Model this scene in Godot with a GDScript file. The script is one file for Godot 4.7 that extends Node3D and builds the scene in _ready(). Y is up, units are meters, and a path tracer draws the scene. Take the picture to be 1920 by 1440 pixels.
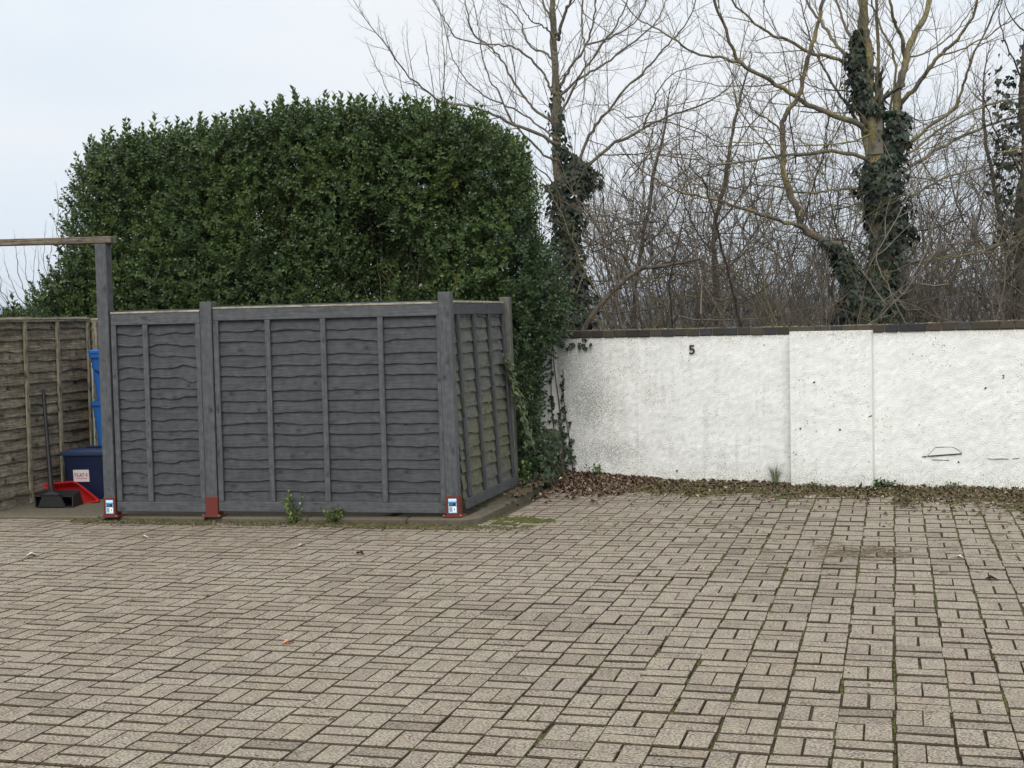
extends Node3D
# A parking bay of block pavers: a grey lap fence round a bin store, a clipped evergreen hedge, a white rendered wall with a brick coping, bare winter trees behind.
# y up, metres, ground of the paving at y = 0.

var rng := RandomNumberGenerator.new()
var nz := FastNoiseLite.new()
var taken := {}
var M := {}          # materials
const PSI := 0.2752  # turn of the paver rows
const CELL := 0.203
const GRID0 := Vector3(1.2387, 0, -4.4377)
const EYE := Vector3(0, 1.4911, 0)
const FENCE_O := Vector3(-0.445, 0, -9.922)          # foot of the corner post
const FENCE_D := Vector3(0.9759, 0, 0.2182)          # along the front fence
const WALL_O := Vector3(2.394, 0, -11.666)
const WALL_D := Vector3(0.9187, 0, 0.3950)
const HEDGE_O := Vector3(0.2, 0, -11.9)
const HEDGE_D := Vector3(0.9606, 0, 0.2779)

# ------------------------------------------------------------------ mesh builder
class MB:
	var v := PackedVector3Array()
	var n := PackedVector3Array()
	var uv := PackedVector2Array()
	var c := PackedColorArray()
	var ix := PackedInt32Array()
	func vert(p: Vector3, nn: Vector3, u := Vector2.ZERO, col := Color.WHITE) -> int:
		v.append(p); n.append(nn); uv.append(u); c.append(col)
		return v.size() - 1
	func tri(a: int, b: int, d: int) -> void:
		if (v[b] - v[a]).cross(v[d] - v[a]).dot(n[a] + n[b] + n[d]) > 0.0:
			ix.append(a); ix.append(d); ix.append(b)
		else:
			ix.append(a); ix.append(b); ix.append(d)
	func quad(a: int, b: int, d: int, e: int) -> void:
		tri(a, b, d); tri(a, d, e)
	func flat(p: Array, out: Vector3, us: Array, col := Color.WHITE) -> void:
		var nn: Vector3 = (p[1] - p[0]).cross(p[2] - p[0])
		if nn.length() < 1e-12: return
		nn = nn.normalized()
		if nn.dot(out) < 0.0: nn = -nn
		var k: Array[int] = []
		for i in p.size(): k.append(vert(p[i], nn, us[i], col))
		for i in range(1, p.size() - 1): tri(k[0], k[i], k[i + 1])
	# chamfered box centred at the transform's origin; u runs along its longest side, in metres
	func box(xf: Transform3D, size: Vector3, bevel := 0.003, off := Vector2.ZERO, col := Color.WHITE) -> void:
		var h := size * 0.5
		var bv: float = minf(bevel, minf(h.x, minf(h.y, h.z)) * 0.8)
		var long := 0
		if h.y >= h.x and h.y >= h.z: long = 1
		elif h.z >= h.x and h.z >= h.y: long = 2
		for a in 3:
			var b := (a + 1) % 3
			var d := (a + 2) % 3
			for s in [-1.0, 1.0]:
				var ps := []
				var us := []
				for q in [[-1, -1], [1, -1], [1, 1], [-1, 1]]:
					var p := Vector3.ZERO
					p[a] = s * h[a]; p[b] = q[0] * (h[b] - bv); p[d] = q[1] * (h[d] - bv)
					ps.append(xf * p)
					us.append(_buv(p, a, long) + off)
				var o := Vector3.ZERO
				o[a] = s
				flat(ps, xf.basis * o, us, col)
			for s1 in [-1.0, 1.0]:
				for s2 in [-1.0, 1.0]:
					var ps := []
					var us := []
					for q in [[0, -1], [0, 1], [1, 1], [1, -1]]:
						var p := Vector3.ZERO
						p[d] = q[1] * (h[d] - bv)
						if q[0] == 0:
							p[a] = s1 * h[a]; p[b] = s2 * (h[b] - bv)
						else:
							p[a] = s1 * (h[a] - bv); p[b] = s2 * h[b]
						ps.append(xf * p)
						us.append(_buv(p, a, long) + off)
					var o := Vector3.ZERO
					o[a] = s1; o[b] = s2
					flat(ps, xf.basis * o, us, col)
		for s1 in [-1.0, 1.0]:
			for s2 in [-1.0, 1.0]:
				for s3 in [-1.0, 1.0]:
					var sg := Vector3(s1, s2, s3)
					var ps := []
					for a in 3:
						var p := sg * (h - Vector3.ONE * bv)
						p[a] = sg[a] * h[a]
						ps.append(xf * p)
					flat(ps, xf.basis * sg, [off, off, off], col)
	func _buv(p: Vector3, a: int, long: int) -> Vector2:
		var b := (a + 1) % 3
		var d := (a + 2) % 3
		if long == d or (long == a and d < b):
			var t := b
			b = d; d = t
		return Vector2(p[b], p[d] + a * 0.37)
	# tube along points
	func tube(pts: PackedVector3Array, rad: PackedFloat32Array, sides: int, cols: PackedColorArray, cap := true) -> void:
		var m := pts.size()
		if m < 2: return
		var t := (pts[1] - pts[0]).normalized()
		var x := t.cross(Vector3(0.31, 0.2, 0.93))
		if x.length() < 0.1: x = t.cross(Vector3.RIGHT)
		x = x.normalized()
		var base := v.size()
		var run := 0.0
		for i in m:
			var tt: Vector3
			if i == 0: tt = pts[1] - pts[0]
			elif i == m - 1: tt = pts[i] - pts[i - 1]
			else: tt = pts[i + 1] - pts[i - 1]
			tt = tt.normalized()
			x = (x - tt * x.dot(tt)).normalized()
			var y := tt.cross(x)
			if i > 0: run += pts[i].distance_to(pts[i - 1])
			for k in sides:
				var a := TAU * k / sides
				var o := x * cos(a) + y * sin(a)
				v.append(pts[i] + o * rad[i]); n.append(o); uv.append(Vector2(float(k) / sides * 0.4, run)); c.append(cols[i])
		for i in m - 1:
			for k in sides:
				var a := base + i * sides + k
				var b := base + i * sides + (k + 1) % sides
				ix.append(a); ix.append(b + sides); ix.append(b)
				ix.append(a); ix.append(a + sides); ix.append(b + sides)
		if cap and sides > 3:
			for e in [0, m - 1]:
				var nn: Vector3 = (pts[0] - pts[1]).normalized() if e == 0 else (pts[m - 1] - pts[m - 2]).normalized()
				var k0 := v.size()
				for k in sides: vert(v[base + e * sides + k], nn, Vector2.ZERO, cols[e])
				for k in range(1, sides - 1): tri(k0, k0 + k, k0 + k + 1)
	func mesh() -> ArrayMesh:
		var a := []
		a.resize(Mesh.ARRAY_MAX)
		a[Mesh.ARRAY_VERTEX] = v; a[Mesh.ARRAY_NORMAL] = n; a[Mesh.ARRAY_TEX_UV] = uv; a[Mesh.ARRAY_COLOR] = c; a[Mesh.ARRAY_INDEX] = ix
		var m := ArrayMesh.new()
		m.add_surface_from_arrays(Mesh.PRIMITIVE_TRIANGLES, a)
		return m

# ------------------------------------------------------------------ naming and parenting
func numbered(called: String) -> String:
	var k: int = taken.get(called, 0)
	taken[called] = k + 1
	return called if k == 0 else "%s_%03d" % [called, k]

func tag(o: Node, label: String, category := "", group := "", kind := "") -> Node:
	if label: o.set_meta("label", label)
	if category: o.set_meta("category", category)
	if group: o.set_meta("group", group)
	if kind: o.set_meta("kind", kind)
	return o

func thing(called: String, label: String, category: String, at := Transform3D.IDENTITY, group := "") -> Node3D:
	var o := Node3D.new()
	o.name = numbered(called)
	add_child(o)
	o.transform = at
	tag(o, label, category, group)
	return o

func part(parent: Node, called: String, mesh: Mesh, mat: Material, at := Transform3D.IDENTITY) -> MeshInstance3D:
	var o := MeshInstance3D.new()
	o.name = numbered(called) if parent == self else called
	o.mesh = mesh
	o.material_override = mat
	o.transform = at
	parent.add_child(o, true)
	return o

func many(parent: Node, called: String, mesh: Mesh, mat: Material, xfs: Array, cols: Array) -> MultiMeshInstance3D:
	var mm := MultiMesh.new()
	mm.transform_format = MultiMesh.TRANSFORM_3D
	mm.use_colors = true
	mm.mesh = mesh
	mm.instance_count = xfs.size()
	for i in xfs.size():
		mm.set_instance_transform(i, xfs[i])
		mm.set_instance_color(i, cols[i])
	var o := MultiMeshInstance3D.new()
	o.name = numbered(called) if parent == self else called
	o.multimesh = mm
	o.material_override = mat
	parent.add_child(o, true)
	if parent != self: o.set_meta("kind", "stuff")
	return o

# ------------------------------------------------------------------ small helpers
func R(a: float, b: float) -> float:
	return rng.randf_range(a, b)

func rdir() -> Vector3:
	var z := R(-1, 1)
	var a := R(0, TAU)
	var q := sqrt(1.0 - z * z)
	return Vector3(q * cos(a), z, q * sin(a))

func ss(a: float, b: float, x: float) -> float:
	return smoothstep(a, b, x)

func frame(o: Vector3, along: Vector3) -> Transform3D:   # x along, y up, z out to the front (left hand of along, towards the viewer)
	var x := along.normalized()
	var z := x.cross(Vector3.UP).normalized()
	return Transform3D(Basis(x, Vector3.UP, z), o)

func aim(p: Vector3, y: Vector3, spin: float, s: float) -> Transform3D:  # y axis along a direction
	var yy := y.normalized()
	var x := yy.cross(Vector3(0.12, 0.33, 0.93))
	if x.length() < 0.05: x = yy.cross(Vector3.RIGHT)
	x = x.normalized().rotated(yy, spin)
	return Transform3D(Basis(x * s, yy * s, x.cross(yy) * s), p)

func lin(r: float, g: float, b: float) -> Color:
	return Color(r, g, b).linear_to_srgb()

func lut(x: float, t: Array) -> float:
	if x <= t[0][0]: return t[0][1]
	for i in range(1, t.size()):
		if x <= t[i][0]:
			var k: float = (x - t[i - 1][0]) / (t[i][0] - t[i - 1][0])
			return lerpf(t[i - 1][1], t[i][1], k)
	return t[t.size() - 1][1]

func noise_bytes(kind: int, freq: float, octaves: int, sd: int, w: int, h: int) -> PackedByteArray:
	var f := FastNoiseLite.new()
	f.noise_type = kind
	f.frequency = freq
	f.seed = sd
	f.fractal_type = FastNoiseLite.FRACTAL_FBM if octaves > 1 else FastNoiseLite.FRACTAL_NONE
	f.fractal_octaves = octaves
	var im := f.get_seamless_image(w, h, false, false, 0.15)
	im.convert(Image.FORMAT_L8)
	return im.get_data()

func tex_rgb(w: int, h: int, d: PackedByteArray) -> ImageTexture:
	return ImageTexture.create_from_image(Image.create_from_data(w, h, false, Image.FORMAT_RGB8, d))

func tex_l(w: int, h: int, d: PackedByteArray) -> ImageTexture:
	return ImageTexture.create_from_image(Image.create_from_data(w, h, false, Image.FORMAT_L8, d))

func enc(x: float) -> int:   # linear 0..1 to an sRGB byte
	return clampi(int(pow(clampf(x, 0.0, 1.0), 1.0 / 2.2) * 255.0), 0, 255)

func mat(col: Color, rough: float, vcol := false) -> StandardMaterial3D:
	var m := StandardMaterial3D.new()
	m.albedo_color = col
	m.roughness = rough
	m.vertex_color_use_as_albedo = vcol
	m.metallic_specular = 0.4
	return m
const LIMBS := {
	"slim": [
		[0.1, 0.022, 0.75, 0.92, -15.5, 0.72, 1.47, -15.49, 0.67, 2.08, -15.48, 0.64, 2.68, -15.47, 0.58, 3.16, -15.46, 0.57, 3.64, -15.45, 0.57, 3.93, -15.45, 0.56, 4.35, -15.44, 0.56, 4.82, -15.43, 0.56, 5.17, -15.42, 0.56, 5.76, -15.41, 0.55, 6.58, -15.4],
		[0.03, 0.012, 0.61, 4.61, -15.4, 0.63, 4.72, -15.3, 0.69, 4.89, -15.2, 0.77, 5.02, -15.1, 0.87, 5.3, -15],
		[0.028, 0.01, 0.59, 4.67, -15.4, 0.52, 4.9, -15.53, 0.45, 5.12, -15.67, 0.4, 5.39, -15.8],
		[0.026, 0.008, 0.6, 4.07, -15.4, 0.66, 4.16, -15.33, 0.76, 4.31, -15.27, 0.91, 4.51, -15.2, 0.99, 4.75, -15.13, 1.02, 4.96, -15.07, 1.04, 5.23, -15],
		[0.016, 0.006, 0.91, 4.49, -15.1, 1.17, 4.55, -15.03, 1.37, 4.65, -14.95, 1.51, 4.8, -14.88, 1.56, 4.97, -14.8],
		[0.022, 0.007, 0.61, 4, -15.4, 0.87, 4.22, -15.53, 1.09, 4.35, -15.67, 1.35, 4.55, -15.8, 1.67, 4.81, -15.93, 1.84, 5.02, -16.07, 1.96, 5.3, -16.2],
		[0.02, 0.007, 0.61, 3.78, -15.4, 0.76, 4.04, -15.24, 0.87, 4.22, -15.08, 1.13, 4.53, -14.92, 1.27, 4.74, -14.76, 1.34, 4.9, -14.6],
		[0.014, 0.009, 0.84, 5.03, -14.6, 0.84, 4.68, -14.55, 0.83, 4.5, -14.5, 0.85, 4.33, -14.45, 0.84, 4.11, -14.4],
		[0.026, 0.007, 0.76, 3.09, -15.4, 0.85, 3.35, -15.33, 0.96, 3.57, -15.27, 1.07, 3.71, -15.2, 1.34, 4.01, -15.13, 1.55, 4.2, -15.07, 1.74, 4.41, -15, 1.91, 4.57, -14.93, 2.05, 4.78, -14.87, 2.09, 4.96, -14.8],
		[0.026, 0.007, 0.77, 3.09, -15.4, 1.15, 3.42, -15.53, 1.47, 3.58, -15.66, 1.79, 3.75, -15.79, 2.12, 3.88, -15.91, 2.45, 4.02, -16.04, 2.66, 4.19, -16.17, 2.78, 4.4, -16.3],
		[0.014, 0.005, 1.56, 3.63, -15.7, 1.68, 3.9, -15.57, 1.76, 4.09, -15.45, 1.99, 4.24, -15.32, 2.21, 4.27, -15.2],
		[0.028, 0.008, 0.57, 3.42, -15.4, 0.48, 3.49, -15.3, 0.16, 3.62, -15.2, -0.14, 3.75, -15.1, -0.35, 3.81, -15, -0.68, 3.88, -14.9, -0.9, 4.02, -14.8, -1.06, 4.16, -14.7, -1.19, 4.35, -14.6],
		[0.024, 0.008, 0.58, 3.68, -15.4, 0.47, 3.75, -15.46, 0.34, 3.86, -15.51, 0.23, 3.99, -15.57, 0.08, 4.24, -15.62, -0.04, 4.47, -15.68, -0.18, 4.63, -15.73, -0.34, 4.77, -15.79, -0.42, 5.06, -15.84, -0.45, 5.31, -15.9],
		[0.02, 0.006, 0.57, 4, -15.4, 0.51, 4.07, -15.37, 0.44, 4.22, -15.34, 0.3, 4.39, -15.31, 0.12, 4.51, -15.28, -0, 4.53, -15.25, -0.24, 4.56, -15.22, -0.5, 4.61, -15.19, -0.62, 4.76, -15.16, -0.71, 4.91, -15.13, -0.79, 5.07, -15.1],
		[0.018, 0.006, 0.57, 4.34, -15.4, 0.48, 4.47, -15.49, 0.33, 4.56, -15.57, 0.24, 4.69, -15.66, 0.21, 4.87, -15.74, 0.1, 5.04, -15.83, -0.05, 5.18, -15.91, -0.14, 5.33, -16],
		[0.016, 0.006, 0.57, 4.49, -15.4, 0.51, 4.68, -15.3, 0.42, 4.73, -15.2, 0.3, 4.77, -15.1, 0.24, 4.85, -15, 0.13, 5, -14.9],
		[0.02, 0.006, 0.59, 3.27, -15.4, 0.42, 3.33, -15.39, 0.21, 3.55, -15.38, 0.04, 3.76, -15.36, -0.04, 3.99, -15.35, -0.16, 4.17, -15.34, -0.24, 4.41, -15.33, -0.27, 4.64, -15.31, -0.29, 4.81, -15.3],
		[0.016, 0.006, 0.59, 3.5, -15.4, 0.37, 3.67, -15.47, 0.16, 3.84, -15.54, -0.11, 3.98, -15.61, -0.35, 4.14, -15.69, -0.5, 4.34, -15.76, -0.59, 4.51, -15.83, -0.66, 4.77, -15.9],
		[0.015, 0.005, 0.65, 2.67, -15.4, 0.53, 2.96, -15.25, 0.38, 3.12, -15.1, 0.23, 3.23, -14.95, 0.12, 3.38, -14.8],
	],
	"broad": [
		[0.17, 0.12, 4.05, 0.8, -15, 4.05, 1.39, -15, 4.08, 1.86, -15, 4.09, 2.27, -15, 4.08, 2.68, -15, 4.08, 2.97, -15, 4.06, 3.2, -15],
		[0.07, 0.035, 4.06, 3.14, -15, 4.03, 3.32, -14.98, 3.99, 3.57, -14.96, 3.97, 3.92, -14.93, 3.97, 4.23, -14.91, 3.93, 4.46, -14.89, 3.91, 4.68, -14.87, 3.91, 4.96, -14.84, 3.89, 5.52, -14.82, 3.91, 6.3, -14.8],
		[0.07, 0.03, 4.01, 3.12, -15, 3.96, 3.37, -15.04, 3.93, 3.74, -15.09, 3.89, 4.1, -15.13, 3.93, 4.4, -15.17, 3.96, 4.7, -15.21, 3.98, 5.06, -15.26, 3.97, 5.77, -15.3],
		[0.07, 0.03, 4.12, 3.09, -15, 4.25, 3.32, -15.06, 4.31, 3.74, -15.12, 4.38, 4.04, -15.19, 4.47, 4.29, -15.25, 4.56, 4.52, -15.31, 4.7, 4.74, -15.38, 4.8, 5.02, -15.44, 4.97, 5.45, -15.5],
		[0.03, 0.016, 4.5, 4.3, -15.4, 4.44, 4.53, -15.32, 4.35, 4.66, -15.24, 4.29, 4.75, -15.16, 4.24, 4.95, -15.08, 4.17, 5.33, -15],
		[0.04, 0.014, 4.35, 3.72, -15.2, 4.42, 3.84, -15.1, 4.52, 3.96, -15, 4.62, 4.11, -14.9, 4.71, 4.25, -14.8, 4.85, 4.37, -14.7, 4.95, 4.53, -14.6, 5, 4.74, -14.5, 5.03, 4.94, -14.4],
		[0.03, 0.016, 4.03, 3.44, -15, 4.04, 3.77, -14.94, 4.05, 4.16, -14.88, 4.03, 4.55, -14.82, 4.02, 4.94, -14.76, 4.03, 5.31, -14.7],
		[0.022, 0.012, 4.27, 3.55, -15.2, 4.29, 3.76, -15.25, 4.36, 4.21, -15.3, 4.32, 4.45, -15.35, 4.25, 4.62, -15.4, 4.17, 4.86, -15.45, 4.13, 5.11, -15.5],
		[0.042, 0.016, 3.95, 3.47, -15, 3.77, 3.55, -14.89, 3.52, 3.63, -14.78, 3.24, 3.72, -14.67, 3.01, 3.84, -14.56, 2.71, 3.99, -14.45, 2.47, 4.12, -14.34, 2.36, 4.25, -14.23, 2.26, 4.47, -14.12, 2.16, 4.69, -14.01, 2.11, 4.88, -13.9],
		[0.02, 0.006, 2.43, 4.07, -14.1, 2.2, 4.12, -14.05, 1.93, 4.17, -14, 1.72, 4.3, -13.95, 1.51, 4.41, -13.9, 1.32, 4.53, -13.85, 1.19, 4.67, -13.8],
		[0.032, 0.011, 3.92, 4.08, -15.2, 3.77, 4.21, -15.07, 3.51, 4.28, -14.95, 3.28, 4.3, -14.82, 3.05, 4.4, -14.7, 2.86, 4.44, -14.57, 2.64, 4.55, -14.45, 2.38, 4.75, -14.32, 2.21, 4.9, -14.2],
		[0.024, 0.012, 3.89, 3.6, -15.2, 3.76, 3.78, -15.12, 3.61, 3.96, -15.04, 3.48, 4.14, -14.96, 3.38, 4.27, -14.88, 3.31, 4.39, -14.8],
		[0.03, 0.014, 3.91, 4.16, -15.2, 3.8, 4.37, -15.32, 3.68, 4.57, -15.44, 3.59, 4.78, -15.56, 3.46, 5.04, -15.68, 3.41, 5.26, -15.8],
		[0.028, 0.014, 3.96, 4.3, -15.3, 3.93, 4.52, -15.48, 3.89, 4.76, -15.65, 3.83, 5.06, -15.82, 3.83, 5.36, -16],
		[0.032, 0.01, 4.22, 3.15, -15.1, 4.33, 3.25, -14.97, 4.57, 3.46, -14.84, 4.82, 3.66, -14.71, 4.88, 3.87, -14.59, 4.92, 4.12, -14.46, 5.03, 4.37, -14.33, 5.1, 4.61, -14.2],
		[0.034, 0.011, 4.2, 2.92, -15.1, 4.45, 3.06, -15.25, 4.8, 3.26, -15.4, 5.15, 3.44, -15.55, 5.51, 3.58, -15.7, 5.99, 3.73, -15.85, 6.42, 3.89, -16],
		[0.024, 0.008, 4.15, 2.97, -15, 4.46, 3.22, -15.26, 4.9, 3.52, -15.52, 5.41, 3.78, -15.78, 5.81, 3.91, -16.04, 6.23, 3.97, -16.3],
		[0.03, 0.016, 3.98, 3.12, -15, 3.77, 3.2, -14.88, 3.45, 3.22, -14.76, 3.14, 3.18, -14.64, 2.91, 3.17, -14.52, 2.64, 3.11, -14.4],
		[0.022, 0.008, 4.14, 2.56, -15, 4.56, 2.8, -15.2, 4.98, 2.99, -15.4, 5.47, 3.11, -15.6, 6.03, 3.2, -15.8],
		[0.02, 0.007, 3.97, 2.8, -15, 3.72, 2.84, -14.94, 3.47, 2.81, -14.88, 3.23, 2.79, -14.81, 2.98, 2.84, -14.75, 2.74, 2.87, -14.69, 2.5, 2.85, -14.62, 2.26, 2.82, -14.56, 2.08, 2.85, -14.5],
		[0.03, 0.012, 4.13, 1.86, -15, 4.28, 2, -14.89, 4.54, 2.02, -14.77, 4.84, 2.07, -14.66, 5.09, 2.12, -14.54, 5.33, 2.22, -14.43, 5.46, 2.34, -14.31, 5.58, 2.47, -14.2],
		[0.014, 0.006, 4.48, 4.29, -15.3, 4.76, 4.4, -15.45, 5.12, 4.63, -15.6, 5.35, 4.9, -15.75, 5.59, 5.11, -15.9],
		[0.014, 0.006, 4.61, 4.19, -14.5, 4.77, 4.21, -14.38, 5, 4.3, -14.25, 5.18, 4.43, -14.12, 5.35, 4.51, -14],
		[0.013, 0.005, 3.99, 3.84, -15, 3.78, 3.92, -15.12, 3.51, 3.98, -15.24, 3.3, 4.09, -15.36, 3.15, 4.18, -15.48, 2.99, 4.38, -15.6],
	],
	"crooked": [
		[0.055, 0.018, 3.9, 1.05, -14.6, 3.72, 1.63, -14.57, 3.56, 2.14, -14.55, 3.28, 2.28, -14.53, 3.11, 2.42, -14.5, 3.08, 2.54, -14.47, 2.99, 2.76, -14.45, 2.92, 2.93, -14.42, 2.91, 3.16, -14.4, 2.9, 3.48, -14.38, 2.97, 3.62, -14.35, 3.06, 3.75, -14.32, 3.12, 3.97, -14.3, 3.17, 4.18, -14.27, 3.26, 4.5, -14.25, 3.32, 4.77, -14.22, 3.34, 5.03, -14.2],
		[0.03, 0.009, 3.1, 2.4, -14.4, 2.83, 2.47, -14.31, 2.59, 2.55, -14.23, 2.35, 2.62, -14.14, 2.07, 2.69, -14.06, 1.79, 2.75, -13.97, 1.56, 2.85, -13.89, 1.37, 2.96, -13.8],
		[0.018, 0.006, 2.91, 2.86, -14.2, 2.85, 3.09, -14.28, 2.74, 3.27, -14.36, 2.59, 3.45, -14.44, 2.47, 3.69, -14.52, 2.43, 3.9, -14.6],
		[0.015, 0.006, 2.87, 3.35, -14.2, 2.73, 3.48, -14.12, 2.58, 3.53, -14.05, 2.45, 3.68, -13.97, 2.34, 3.86, -13.9],
		[0.016, 0.006, 3.05, 2.5, -14.3, 3.15, 2.71, -14.43, 3.28, 2.94, -14.55, 3.44, 3.12, -14.68, 3.52, 3.31, -14.8],
	],
	"edge": [
		[0.12, 0.05, 5.91, 0.74, -15.6, 5.9, 1.35, -15.6, 5.86, 2.08, -15.6, 5.88, 2.69, -15.6, 5.93, 3.29, -15.6, 5.9, 3.9, -15.6, 5.96, 4.61, -15.6, 6, 5.33, -15.6],
		[0.02, 0.006, 5.88, 2.99, -15.6, 5.69, 3.22, -15.45, 5.48, 3.44, -15.3, 5.32, 3.72, -15.15, 5.18, 3.87, -15],
		[0.016, 0.005, 5.91, 4.02, -15.6, 5.74, 4.3, -15.5, 5.59, 4.58, -15.4, 5.52, 4.8, -15.3, 5.55, 5.01, -15.2],
		[0.014, 0.005, 5.93, 4.61, -15.6, 5.76, 4.71, -15.47, 5.62, 4.8, -15.33, 5.54, 4.95, -15.2],
		[0.016, 0.006, 5.86, 2.57, -15.6, 5.7, 2.77, -15.73, 5.56, 2.84, -15.87, 5.42, 3.04, -16],
		[0.016, 0.006, 5.96, 3.65, -15.6, 6.09, 4.05, -15.47, 6.13, 4.44, -15.33, 6.17, 4.88, -15.2],
	],
	"dark": [
		[0.016, 0.009, 2.39, 1, -13.9, 2.36, 1.37, -13.9, 2.29, 1.65, -13.9, 2.23, 1.92, -13.9, 2.15, 2.25, -13.9, 2.08, 2.58, -13.9, 2.01, 2.82, -13.9, 1.96, 2.89, -13.9],
		[0.006, 0.003, 2.01, 2.82, -13.9, 2.04, 2.94, -13.8, 2.05, 3.01, -13.7],
	],
	"forked": [
		[0.035, 0.022, 0.65, 1.03, -14.2, 0.85, 1.51, -14.18, 1.08, 1.76, -14.16, 1.24, 1.9, -14.14, 1.37, 1.99, -14.12, 1.47, 2, -14.1],
		[0.018, 0.007, 1.37, 1.99, -14.1, 1.27, 2.07, -14.13, 1.34, 2.34, -14.17, 1.39, 2.59, -14.2, 1.42, 2.81, -14.23, 1.41, 3.04, -14.27, 1.46, 3.23, -14.3],
		[0.016, 0.006, 1.27, 2.06, -14.1, 1.13, 2.14, -14, 0.98, 2.21, -13.9, 0.84, 2.28, -13.8],
		[0.014, 0.005, 1.41, 2.01, -14.1, 1.59, 2.17, -14.2, 1.79, 2.26, -14.3, 2.01, 2.45, -14.4],
		[0.013, 0.005, 1.43, 2, -14.1, 1.63, 2.06, -14.15, 1.92, 2, -14.2, 2.2, 1.93, -14.25, 2.49, 1.96, -14.3],
	],
	"second": [
		[0.05, 0.02, 2.5, 0.85, -16.5, 2.48, 1.43, -16.53, 2.5, 1.95, -16.56, 2.49, 2.34, -16.59, 2.54, 2.72, -16.61, 2.65, 3.11, -16.64, 2.72, 3.5, -16.67, 2.8, 3.89, -16.7],
		[0.02, 0.006, 2.5, 2.27, -16.6, 2.3, 2.46, -16.5, 2.16, 2.72, -16.4, 2.06, 3.03, -16.3, 2.02, 3.33, -16.2],
		[0.018, 0.006, 2.53, 2.59, -16.6, 2.79, 2.85, -16.7, 3.01, 3.18, -16.8, 3.16, 3.58, -16.9, 3.25, 3.86, -17],
		[0.018, 0.006, 2.53, 1.95, -16.6, 2.84, 2.2, -16.7, 3.13, 2.46, -16.8, 3.35, 2.79, -16.9, 3.51, 3.26, -17],
	],
	"third": [
		[0.045, 0.018, 1.51, 0.86, -16.8, 1.53, 1.45, -16.8, 1.55, 1.84, -16.8, 1.61, 2.24, -16.8, 1.72, 2.76, -16.8, 1.79, 3.21, -16.8, 1.9, 3.6, -16.8],
		[0.018, 0.006, 1.55, 1.84, -16.8, 1.41, 2.24, -16.7, 1.21, 2.56, -16.6, 1.15, 2.94, -16.5, 1.11, 3.25, -16.4],
		[0.018, 0.006, 1.61, 2.3, -16.8, 1.89, 2.56, -16.9, 2.11, 2.9, -17, 2.26, 3.3, -17.1, 2.35, 3.71, -17.2],
	],
	"fourth": [
		[0.05, 0.02, 6.14, 0.74, -17, 6.18, 1.41, -17, 6.22, 2.01, -17, 6.15, 2.47, -17, 6.06, 3, -17, 5.96, 3.53, -17, 5.93, 3.99, -17],
		[0.018, 0.006, 6.18, 1.87, -17, 5.85, 2.27, -16.9, 5.56, 2.67, -16.8, 5.4, 3.12, -16.7, 5.3, 3.5, -16.6],
		[0.018, 0.006, 6.15, 2.41, -17, 6.35, 2.8, -17, 6.49, 3.26, -17, 6.56, 3.71, -17],
	],
	"behindhedge": [
		[0.012, 0.004, -0.73, 3.14, -15.6, -0.7, 3.86, -15.7, -0.7, 4.49, -15.8, -0.72, 4.95, -15.9],
		[0.012, 0.004, -0.75, 3.13, -15.5, -0.78, 3.71, -15.6, -0.84, 4.23, -15.7, -0.89, 4.6, -15.8],
		[0.012, 0.004, -0.71, 3.15, -15.7, -0.61, 3.7, -15.8, -0.56, 4.19, -15.9, -0.53, 4.54, -16],
		[0.012, 0.004, -1.01, 3.3, -15.3, -1.08, 3.74, -15.4, -1.16, 4.13, -15.5, -1.24, 4.42, -15.6],
		[0.012, 0.004, -0.96, 3.31, -15.4, -0.99, 3.84, -15.5, -1.04, 4.3, -15.6, -1.1, 4.65, -15.7],
		[0.012, 0.004, -1.07, 3.29, -15.2, -1.2, 3.75, -15.3, -1.35, 4.16, -15.4, -1.48, 4.47, -15.5],
		[0.012, 0.004, -0.62, 3.16, -15.8, -0.54, 3.54, -15.9, -0.5, 3.88, -16, -0.48, 4.12, -16.1],
		[0.012, 0.004, -1.18, 3.34, -15.1, -1.26, 3.62, -15.2, -1.36, 3.87, -15.3, -1.45, 4.06, -15.4],
		[0.012, 0.004, -0.84, 3.21, -15.6, -0.75, 3.8, -15.7, -0.69, 4.32, -15.8, -0.66, 4.71, -15.9],
	],
	"lefttwigs": [
		[0.009, 0.003, -5.1, 1.49, -14.5, -5.12, 1.81, -14.47, -5.19, 2.05, -14.43, -5.2, 2.28, -14.4],
		[0.009, 0.003, -5.04, 1.49, -14.5, -5.05, 1.78, -14.47, -5.1, 2, -14.43, -5.1, 2.21, -14.4],
		[0.009, 0.003, -4.98, 1.49, -14.5, -4.99, 1.76, -14.47, -5.03, 1.97, -14.43, -5.02, 2.17, -14.4],
		[0.009, 0.003, -5.21, 1.5, -14.5, -5.28, 1.73, -14.47, -5.38, 1.91, -14.43, -5.42, 2.09, -14.4],
		[0.009, 0.003, -5.32, 1.5, -14.5, -5.33, 1.72, -14.47, -5.38, 1.89, -14.43, -5.38, 2.06, -14.4],
		[0.009, 0.003, -4.9, 1.49, -14.5, -4.91, 1.75, -14.47, -4.97, 1.94, -14.43, -4.97, 2.14, -14.4],
		[0.009, 0.003, -5.29, 1.55, -14.5, -5.36, 1.71, -14.47, -5.45, 1.83, -14.43, -5.49, 1.95, -14.4],
		[0.009, 0.003, -4.93, 1.6, -14.5, -4.88, 1.89, -14.47, -4.88, 2.11, -14.43, -4.83, 2.33, -14.4],
		[0.009, 0.003, -4.91, 1.66, -14.5, -4.89, 1.95, -14.47, -4.92, 2.16, -14.43, -4.9, 2.38, -14.4],
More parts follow.
